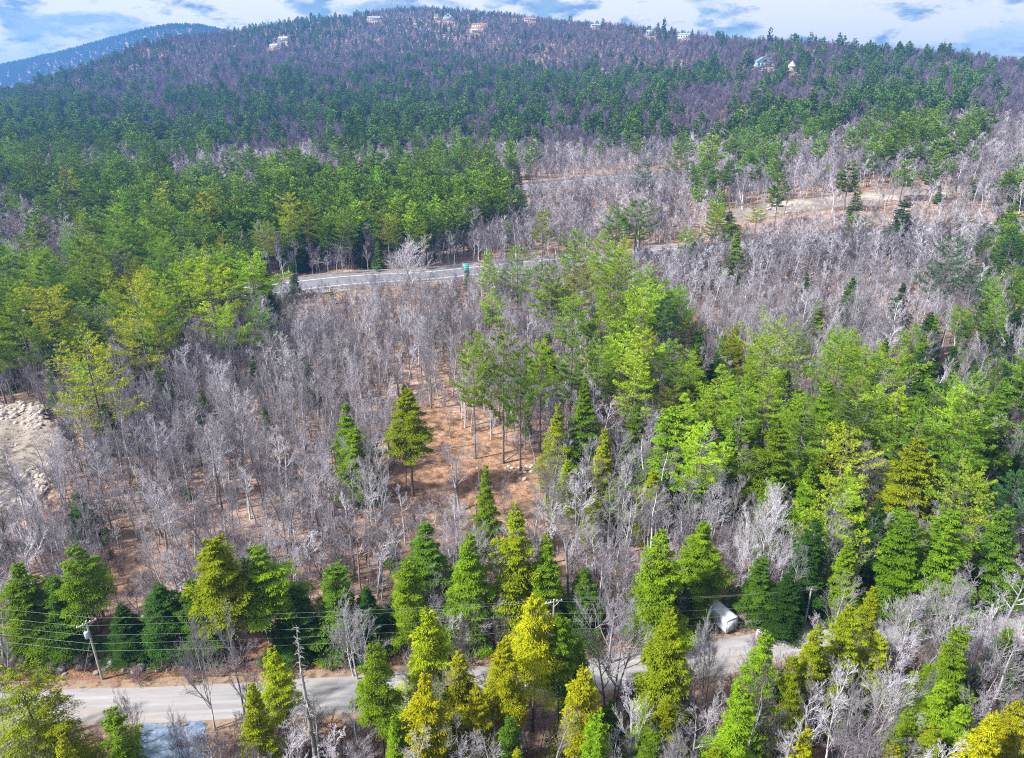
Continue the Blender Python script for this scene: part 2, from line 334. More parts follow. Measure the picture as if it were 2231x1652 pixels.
def make_pine(seed, h=24., r=3.6, base=.42, gap=1.15, per=5, tufts=24, blades=6, leaf=.42, wid=.042, wide=False, gaps=.2, thick=1.0):
    rng = np.random.default_rng(seed)
    mb, pts = trunk_mesh(rng, h, .0095 * h + .05, lean=.02)
    fo = MB(); P0, P1, R0, R1 = [], [], [], []; TP, TD, TT = [], [], []
    z = h * base; k = 0
    swell = rng.uniform(0, 6.28, 3)
    while z < h * .985:
        q = (z / h - base) / (1 - base)
        if wide: prof = np.interp(q, [0, .15, .4, .7, .9, 1], [.75, 1, .95, .7, .38, .10])
        else: prof = np.interp(q, [0, .12, .35, .65, .88, 1], [.55, .9, 1, .74, .36, .08])
        n = per if q < .9 else 4
        for j in range(n):
            if rng.random() < gaps: continue
            a = k * 1.1 + j * 2 * math.pi / n + rng.normal(0, .3)
            L_ = r * prof * rng.uniform(.55, 1.12) * (1 + .22 * math.sin(2 * a + swell[0]) + .12 * math.sin(a * 3 + q * 7 + swell[1]))
            if L_ < .25: L_ = .25
            el = np.interp(q, [0, .55, .85, 1], [.0, .12, .35, .95]) + rng.normal(0, .07)
            out = np.array([math.cos(a), math.sin(a), 0]); side = np.array([-out[1], out[0], 0])
            o = trunk_at(pts, np.array([z + rng.normal(0, .12)]))[0]
            def at(s): return o + out * s * L_ + np.array([0, 0, L_ * (math.tan(el) * s + .16 * s * s - .10 * math.sin(s * 3.1))])
            pv = [at(s) for s in (0, .45, .8, 1.0)]; rr = .014 + .010 * L_
            for c in range(3): P0.append(pv[c]); P1.append(pv[c + 1]); R0.append(rr * (1 - .3 * c)); R1.append(rr * (.7 - .3 * c))
            nt = max(3, int(tufts * L_ * .62))
            tn = rng.random() * .6
            for _ in range(nt):
                s = 1 - rng.random() ** 1.25 * .70
                d = rng.normal(0, 1) * L_ * .20 * (1.25 - s * .7)
                p = at(s) + side * d + np.array([0, 0, abs(d) * .12 + rng.normal(.05, .08)]) + out * abs(d) * .3
                TP.append(p); TD.append(out * .75 + side * np.sign(d) * min(1, abs(d)) * .7 + np.array([0, 0, .45])); TT.append(np.clip(tn + rng.normal(.1, .14), 0, 1))
        z += gap * rng.uniform(.75, 1.3); k += 1
    TP, TD, TT = np.array(TP), np.array(TD), np.array(TT); n = len(TP)
    P = np.repeat(TP, blades, 0); D = np.repeat(unit(TD), blades, 0) + rng.normal(0, .6, (n * blades, 3)) * np.array([1, 1, .55])
    P = P + rng.normal(0, .07, P.shape)
    kites(fo, P, D, rng.normal(0, 1, P.shape) + np.array([0, 0, 1.0]), rng.uniform(.75, 1.3, n * blades) * leaf, wid * thick, np.repeat(TT, blades))
    # dead stubs below the crown
    for _ in range(int(10 + h * .6)):
        zz = h * base * rng.uniform(.3, 1.0); a = rng.random() * 6.28; o = trunk_at(pts, np.array([zz]))[0]
        P0.append(o); P1.append(o + np.array([math.cos(a), math.sin(a), rng.normal(-.05, .2)]) * rng.uniform(.4, 1.6)); R0.append(.022); R1.append(.008)
    mb.prisms(P0, P1, R0, R1)
    return mb, fo, h, r

def make_bare(seed, h=15., r=3.0, base=.4, limbs=12, lvl=3, n1=7, n2=5, n3=2, stems=1, up=.7, rt=.0115, tw=.016, ang=.75, trunk_frac=.96, kink=.07):
    """A leafless tree: trunk, rising limbs, branches and twigs."""
    rng = random.Random(seed); S = {0: [], 1: []}
    def rot(d, a):
        # turn d by about angle a in a random direction
        x = rng.gauss(0, 1), rng.gauss(0, 1), rng.gauss(0, 1)
        dot = sum(p * q for p, q in zip(x, d)); x = [p - dot * q for p, q in zip(x, d)]; l = math.sqrt(sum(p * p for p in x)) + 1e-9
        return [d[i] * math.cos(a) + x[i] / l * math.sin(a) for i in range(3)]
    def grow(p, d, L_, r0, lv, upw):
        n = (3, 3, 2, 1)[min(lv - 1, 3)]; pts = [p]; step = L_ / n; rr = [r0]
        for i in range(n):
            d = [d[j] + rng.gauss(0, kink) for j in range(3)]; d[2] += upw / n
            l = math.sqrt(sum(q * q for q in d)); d = [q / l for q in d]
            p = [p[j] + d[j] * step for j in range(3)]; pts.append(p); rr.append(max(tw * .45, r0 * (1 - (i + 1) / n * .75)))
            S[1].append((pts[-2], p, rr[-2], rr[-1]))
        if lv >= lvl + 1: return
        kids = (n1, n2, n3, 0)[lv - 1]
        for c in range(kids):
            s = .22 + .78 * (c + rng.random()) / kids; i = min(n - 1, int(s * n)); f = s * n - i; f = min(f, 1)
            q = [pts[i][j] + (pts[i + 1][j] - pts[i][j]) * f for j in range(3)]
            dd = [pts[i + 1][j] - pts[i][j] for j in range(3)]; l = math.sqrt(sum(e * e for e in dd)) + 1e-9; dd = [e / l for e in dd]
            grow(q, rot(dd, rng.uniform(.35, .8)), L_ * rng.uniform(.38, .62) * (1.1 - .4 * s), max(tw * (.8 if lv > 1 else 1), rr[i] * .6), lv + 1, upw * .6)
    for st in range(stems):
        d = [0, 0, 1.0]; p = [0, 0, -.5]
        if stems > 1: d = rot(d, rng.uniform(.12, .38)); p = [rng.gauss(0, .25), rng.gauss(0, .25), -.5]
        hh = h * rng.uniform(.82, 1) if stems > 1 else h
        n = 8; pts = [p]; r0 = rt * h * (1 if stems == 1 else .62) + .02; rr = [r0 * 1.25]
        for i in range(n):
            d = [d[j] + rng.gauss(0, .05) for j in range(3)]; d[2] += .12; l = math.sqrt(sum(q * q for q in d)); d = [q / l for q in d]
            p = [p[j] + d[j] * hh * trunk_frac / n for j in range(3)]; pts.append(p); rr.append(max(tw, r0 * (1 - .93 * (i + 1) / n)))
            S[0].append((pts[-2], p, rr[-2], rr[-1]))
        for c in range(limbs):
            s = base + (1 - base) * ((c + rng.random()) / limbs) * .97; i = min(n - 1, int(s * n)); f = s * n - i
            q = [pts[i][j] + (pts[i + 1][j] - pts[i][j]) * f for j in range(3)]
            dd = [pts[i + 1][j] - pts[i][j] for j in range(3)]; l = math.sqrt(sum(e * e for e in dd)); dd = [e / l for e in dd]
            qn = (s - base) / (1 - base)
            L_ = r * (1.12 - .62 * qn) * rng.uniform(.7, 1.15)
            grow(q, rot(dd, rng.uniform(ang * .75, ang * 1.2)), L_, max(tw * 1.8, rr[i] * .6), 1, up)
    out = []
    for k in (0, 1):
        mb = MB(); a = S[k]
        kk = 5 if k == 0 else 3
        mb.prisms([x[0] for x in a], [x[1] for x in a], [x[2] for x in a], [x[3] for x in a], kk)
        if k: mb.t[-1] = np.repeat(np.clip((tw * 2.6 - np.array([x[2] for x in a])) / (tw * 1.6), 0, 1), 2 * kk).astype(np.float32)
        out.append(mb)
    return out[0], out[1], h, r

def make_snag(seed, h=14.):
    rng = np.random.default_rng(seed); mb, pts = trunk_mesh(rng, h, .30, lean=.05)
    fo = MB(); P0, P1, R0, R1 = [], [], [], []
    for i in range(110):
        z = h * rng.uniform(.3, .98); a = rng.random() * 6.28; o = trunk_at(pts, np.array([z]))[0]; L_ = rng.uniform(.3, 1.5) * (1.25 - z / h)
        m = o + np.array([math.cos(a), math.sin(a), rng.normal(.0, .25)]) * L_ * .6; e = m + np.array([math.cos(a + rng.normal(0, .5)), math.sin(a), rng.normal(-.2, .4)]) * L_ * .5
        P0 += [o, m]; P1 += [m, e]; R0 += [.055, .034]; R1 += [.034, .012]
    fo.prisms(P0, P1, R0, R1)
    return mb, fo, h, 1.2

def shape(kind, maker, fol, bark, *a, **k):
    t, c, h, r = maker(*a, **k)
    tm = t.mesh(kind + '_trunk', M[bark]); cm = c.mesh(kind + '_crown', M[fol])
    smooth(tm)
    return dict(kind=kind, trunk=tm, crown=cm, h=h, r=r, proto=None)
SH = {}
SH['hem'] = [shape('hemlock', make_hemlock, 'hemlock', 'bark_dark', 10 + i, h=15, r=[4.0, 3.7, 4.3, 3.9, 4.1][i], base=[.06, .1, .05, .12, .08][i], ragged=[.38, .45, .32, .5, .42][i], pw=[.85, .75, .95, .8, .9][i], nb=[180, 165, 190, 160, 175][i]) for i in range(5)]
SH['hemh'] = [shape('hemlock', make_hemlock, 'hemlock', 'bark_dark', 30 + i, h=16, r=[4.0, 3.6][i], base=[.48, .42][i], ragged=.4, nb=[105, 115][i], pw=.7) for i in range(2)]
SH['hems'] = [shape('hemlock', make_hemlock, 'hemlock', 'bark_dark', 40 + i, h=16, r=4.6, base=.2, ragged=.6, nb=[80, 90][i], kpm=84, pw=.6) for i in range(2)]
SH['hem1'] = [shape('hemlock', make_hemlock, 'hemlock', 'bark_dark', 50 + i, h=15, r=3.6, base=.06, nb=95, kpm=20, leaf=.6, wid=.15, ragged=.35, pw=.85) for i in range(4)]
SH['hem2'] = [shape('hemlock', make_hemlock, 'hemlock', 'bark_dark', 60 + i, h=15, r=3.9, base=.06, nb=60, kpm=10, leaf=1.25, wid=.42, ragged=.4, pw=.85) for i in range(4)]
SH['pine'] = [shape('white_pine', make_pine, 'pine', 'bark_dark', 70 + i, h=24, r=[5.2, 5.8, 4.8, 5.5, 5.0][i], base=[.40, .46, .36, .42, .5][i]) for i in range(5)]
SH['pinew'] = [shape('white_pine', make_pine, 'pine', 'bark_dark', 80 + i, h=22, r=[7.5, 7.0][i], base=.24, wide=True, tufts=17, gap=1.3) for i in range(2)]
SH['pine1'] = [shape('white_pine', make_pine, 'pine', 'bark_dark', 90 + i, h=24, r=5.4, base=[.32, .42, .38, .46][i], gap=1.35, tufts=9, blades=5, leaf=.78, wid=.14) for i in range(4)]
SH['pine2'] = [shape('white_pine', make_pine, 'pine', 'bark_dark', 100 + i, h=23, r=5.8, base=.25, gap=1.9, per=5, tufts=4.6, blades=4, leaf=1.5, wid=.46, wide=i % 2 == 0) for i in range(4)]
SH['bare'] = [shape('bare_tree', make_bare, 'bark_bare', 'bark_bare', 110 + i, h=15, r=[3.6, 3.1, 4.0, 2.8, 3.5, 3.9][i], base=[.38, .46, .32, .5, .42, .28][i], limbs=[12, 10, 13, 9, 11, 12][i], ang=.85, n2=5) for i in range(6)]
SH['bareb'] = [shape('bare_tree', make_bare, 'bark_bare', 'bark_bare', 120 + i, h=9, r=[3.9, 3.6, 4.2][i], base=.22, limbs=[8, 9, 8][i], n1=7, n2=6, n3=2, stems=[1, 3, 2][i], up=.55, rt=.018, ang=.85, tw=.016, kink=.06) for i in range(3)]
SH['birch'] = [shape('birch_tree', make_bare, 'bark_bare', 'bark_white', 130 + i, h=16, r=2.6, base=.4, limbs=11, stems=[1, 2][i]) for i in range(2)]
SH['bare1'] = [shape('bare_tree', make_bare, 'bark_bare', 'bark_bare', 140 + i, h=15, r=3.0, base=[.3, .4, .35, .45][i], limbs=12, n1=7, n2=6, lvl=2, tw=.032, rt=.011, ang=.85) for i in range(4)]
SH['bare2'] = [shape('bare_tree', make_bare, 'bark_far', 'bark_far', 150 + i, h=15, r=5.0, base=.22, limbs=17, n1=10, lvl=1, tw=.10, rt=.013, ang=.9) for i in range(4)]
SH['snag'] = [shape('dead_tree', make_snag, 'bark_dead', 'bark_dead', 160 + i) for i in range(2)]
SH['brush'] = [shape('shrub', make_bare, 'bark_brush', 'bark_brush', 170 + i, h=2.6, r=1.2, base=.12, limbs=5, n1=5, n2=4, lvl=2, stems=5, up=.4, tw=.014, rt=.007, kink=.2) for i in range(4)]

NAMES = {'hemlock': 'hemlock_tree', 'white_pine': 'white_pine', 'bare_tree': 'bare_tree', 'birch_tree': 'birch_tree', 'dead_tree': 'dead_tree', 'shrub': 'shrub'}
COUNT = {}
def put_tree(sh, X, Y, Z, hgt, rad, rz, col, label, group=None, cat='tree', tilt=(0, 0)):
    """One tree: an Empty at its foot with trunk and crown."""
    k = sh['kind']; e = link(NAMES[k], None, None, (X, Y, Z), (tilt[0], tilt[1], rz), (rad / sh['r'], rad / sh['r'], hgt / sh['h']))
    e.empty_display_size = .2
    tag(e, label, cat, group)
    t = link('trunk', sh['trunk'], e); c = link('crown', sh['crown'], e)
    t.color = c.color = (*col, 1)
    if sh['proto'] is None: sh['proto'] = (t, c)
    COUNT[k] = COUNT.get(k, 0) + 1
    return e
# ------------------------------------------------------------------ ground, roads, yards
def build_ground():
    Ys = np.concatenate([np.arange(-120, 60, 12.), np.arange(60, 340, 2.5), np.geomspace(340, 2600, 150), np.linspace(2650, 5200, 36)])
    ss = np.linspace(-1.25, 1.25, 241)
    Yg, Sg = np.meshgrid(Ys, ss, indexing='ij'); Xg = Sg * np.maximum(Yg, 130); Zg = zfun(Xg, Yg)
    n, m = Xg.shape; idx = np.arange(n * m).reshape(n, m)
    f = np.stack([idx[:-1, :-1], idx[:-1, 1:], idx[1:, 1:], idx[1:, :-1]], -1).reshape(-1, 4)
    mb = MB(); mb.add(np.stack([Xg, Yg, Zg], -1).reshape(-1, 3), f)
    o = link('ground', smooth(mb.mesh('ground', M['floor']))); tag(o, kind='structure', label='wooded ground covered in tan leaf litter')
build_ground()
def spline(pts, step=2.0):
    P = [np.array(p[:2], float) for p in pts]; P = [2 * P[0] - P[1]] + P + [2 * P[-1] - P[-2]]; out = []
    for i in range(1, len(P) - 2):
        a, b, c, d = P[i - 1:i + 3]; n = max(2, int(np.linalg.norm(c - b) / step))
        for t in np.arange(n) / n: out.append(.5 * (2 * b + (c - a) * t + (2 * a - 5 * b + 4 * c - d) * t * t + (3 * b - a - 3 * c + d) * t ** 3))
    out.append(P[-2]); return np.array(out)
def strip(name, line, w0, w1, lift, mat, label, wob=0.0, seed=0, cols=5):
    """A sheet along a line from w0 to w1 sideways (positive = left of travel), laid on the ground."""
    d = np.gradient(line, axis=0); d /= np.linalg.norm(d, axis=1, keepdims=True); nrm = np.stack([-d[:, 1], d[:, 0]], 1)
    rng = np.random.default_rng(seed); n = len(line)
    def wave():
        x = np.linspace(0, 1, n); return sum(rng.normal() / (k ** .5) * np.sin(x * k * 2 * math.pi + rng.random() * 6.28) for k in (3, 7, 13, 23, 41)) * wob * .4
    a = w0 + wave(); b = w1 + wave(); t = np.linspace(0, 1, cols)
    W = a[:, None] * (1 - t) + b[:, None] * t
    XY = line[:, None, :] + nrm[:, None, :] * W[..., None]; Z = zfun(XY[..., 0], XY[..., 1]) + lift
    idx = np.arange(n * cols).reshape(n, cols); f = np.stack([idx[:-1, :-1], idx[1:, :-1], idx[1:, 1:], idx[:-1, 1:]], -1).reshape(-1, 4)
    mb = MB(); mb.add(np.concatenate([XY, Z[..., None]], -1).reshape(-1, 3), f[:, ::-1])
    o = link(name, smooth(mb.mesh(name, mat))); tag(o, label, kind='structure'); return o
def patch(name, poly, lift, mat, label, step=1.5, hump=None):
    """A sheet over the ground inside an outline (outline in ground metres)."""
    P = np.array(poly); x0, y0 = P.min(0) - step; x1, y1 = P.max(0) + step
    xs = np.arange(x0, x1, step); ys = np.arange(y0, y1, step); X, Y = np.meshgrid(xs, ys, indexing='ij')
    rng = np.random.default_rng(7); jx = X + rng.normal(0, step * .25, X.shape); jy = Y + rng.normal(0, step * .25, X.shape)
    ok = inside(poly, jx, jy); Z = zfun(jx, jy) + lift + (hump(jx, jy) if hump else 0)
    idx = np.arange(X.size).reshape(X.shape); f = np.stack([idx[:-1, :-1], idx[1:, :-1], idx[1:, 1:], idx[:-1, 1:]], -1).reshape(-1, 4)
    f = f[ok.ravel()[f].sum(1) >= 3]
    mb = MB(); mb.add(np.stack([jx, jy, Z], -1).reshape(-1, 3), f)
    o = link(name, smooth(mb.mesh(name, mat))); tag(o, label, kind='structure'); return o
def gp(pts): return [tuple(ground(x, y)[:2]) for x, y in pts]
ROAD = spline([(-122., 70.5), (-96., 70.8)] + gp([(-60, 1548), (150, 1543), (300, 1539), (600, 1525), (900, 1506), (1200, 1482), (1450, 1452), (1620, 1424), (1750, 1396), (1900, 1376), (2060, 1366), (2231, 1335), (2400, 1290)]) + [(190, 150.)])
strip('leaf_bank', ROAD, 3.5, 10.5, .035, M['bank'], 'dark leafy bank behind the back road', wob=1.6, seed=9, cols=9)
strip('road_verge', ROAD, -4.4, 4.9, .06, M['verge'], 'sandy brown verge along the pale back road', wob=1.5, seed=1, cols=9)
strip('road', ROAD, -2.9, 3.3, .075, M['road'], 'pale grey gravel-dusted back road', wob=.5, seed=2, cols=7)
for _o in (-1.75, -.25, 1.35): strip('wheel_track', ROAD, _o, _o + .55, .085, M['track'], 'pale packed wheel track on the back road', wob=.22, seed=int(_o * 8) + 60, cols=3)
HWY = spline([(-330., 215.)] + gp([(-60, 690), (200, 668), (400, 648), (650, 623), (900, 603), (1030, 591), (1200, 574), (1400, 556), (1500, 549), (1640, 541), (1820, 527), (2020, 512), (2300, 492)]), 4)
HWY2 = spline(gp([(760, 447), (950, 428), (1150, 408), (1250, 399), (1400, 386), (1500, 378), (1640, 368)]), 5)
strip('highway_shoulder', HWY, -12.5, 11.0, .07, M['cut'], 'tan grass shoulder of the near highway', wob=1.2, seed=3, cols=9)
strip('highway', HWY, -8, 8, .12, M['asphalt'], 'grey highway carriageway behind the thicket', cols=9)
strip('far_highway', HWY2, -11, 11, .15, M['asphalt'], 'far highway carriageway between bare woods', cols=9)
def paint(line, off, w, lift, label):
    return strip('road_line', line, off - w / 2, off + w / 2, lift, M['line_white'], label, cols=2)
paint(HWY, 5.4, .35, .15, 'far white edge line on the near highway'); paint(HWY, -5.4, .35, .15, 'near white edge line on the near highway')
paint(HWY2, 7.5, .5, .18, 'far white edge line on the far highway'); paint(HWY2, -7.5, .5, .18, 'near white edge line on the far highway')
DRIVE = gp([(312, 1576), (448, 1572), (452, 1610), (446, 1665), (440, 1800), (290, 1800), (296, 1660), (300, 1610)])
patch('driveway', DRIVE, .10, M['blue_gravel'], 'blue-grey gravel driveway below the road', .5)
YARD_V = [(-90, 885), (95, 893), (112, 925), (140, 950), (150, 985), (118, 1030), (104, 1075), (60, 1120), (30, 1170), (-110, 1220)]
YARD = gp(YARD_V)
_yc = np.mean(np.array(YARD), 0)
def yard_hump(x, y):
    e = np.clip((y - (_yc[1] + 10)) / 14, 0, 1)
    return 1.6 * e * (1 + .4 * np.sin(x * .6) * np.cos(y * .5)) + .25 * np.sin(x * .9 + y * .4)
patch('gravel_yard', YARD, .35, M['gravel'], 'pale gravel and rubble yard at the left edge', 1.2, yard_hump)
CUT_V = [(1490, 492), (1560, 462), (1640, 447), (1760, 432), (1880, 418), (2080, 405), (2140, 412), (2090, 424), (1960, 440), (1840, 454), (1700, 470), (1600, 488)]
CUT = gp(CUT_V)
patch('cleared_ground', CUT, .10, M['cut'], 'cleared brown ground below the pine rows', 3.0)
CLEAR_V = [(845, 905), (905, 880), (960, 905), (1060, 960), (1150, 1000), (1185, 1040), (1180, 1100), (1090, 1110), (1000, 1080), (900, 1090), (850, 1060), (862, 980)]
patch('leaf_litter', gp([(840, 900), (905, 872), (975, 890), (1070, 940), (1165, 985), (1200, 1040), (1190, 1108), (1090, 1120), (990, 1095), (900, 1105), (842, 1070), (850, 985)]), .05, M['litter'], 'orange-brown leaf litter on the clearing floor', 1.2)
SPARSE_V = [(800, 800), (1000, 800), (1180, 900), (1200, 1110), (870, 1110), (790, 960)]
BANK_V = [(90, 1400), (560, 1390), (860, 1390), (860, 1470), (480, 1490), (90, 1500)]
FLOORS_V = [[(370, 1130), (600, 1110), (620, 1200), (400, 1210)], [(230, 1190), (330, 1190), (330, 1320), (230, 1320)], [(560, 540), (860, 560), (850, 580), (560, 575)]]
HOUSE_V = [  # pixel boxes kept free in front of the houses on the hill
    (800, 36, 832, 44), (944, 34, 958, 44), (964, 30, 988, 44), (1028, 46, 1062, 59), (1024, 64, 1042, 72), (1142, 40, 1168, 46), (1286, 54, 1308, 60),
    (1406, 64, 1426, 78), (1476, 74, 1502, 84), (1640, 124, 1682, 145), (1714, 134, 1734, 154), (606, 78, 630, 88), (588, 94, 610, 104)]
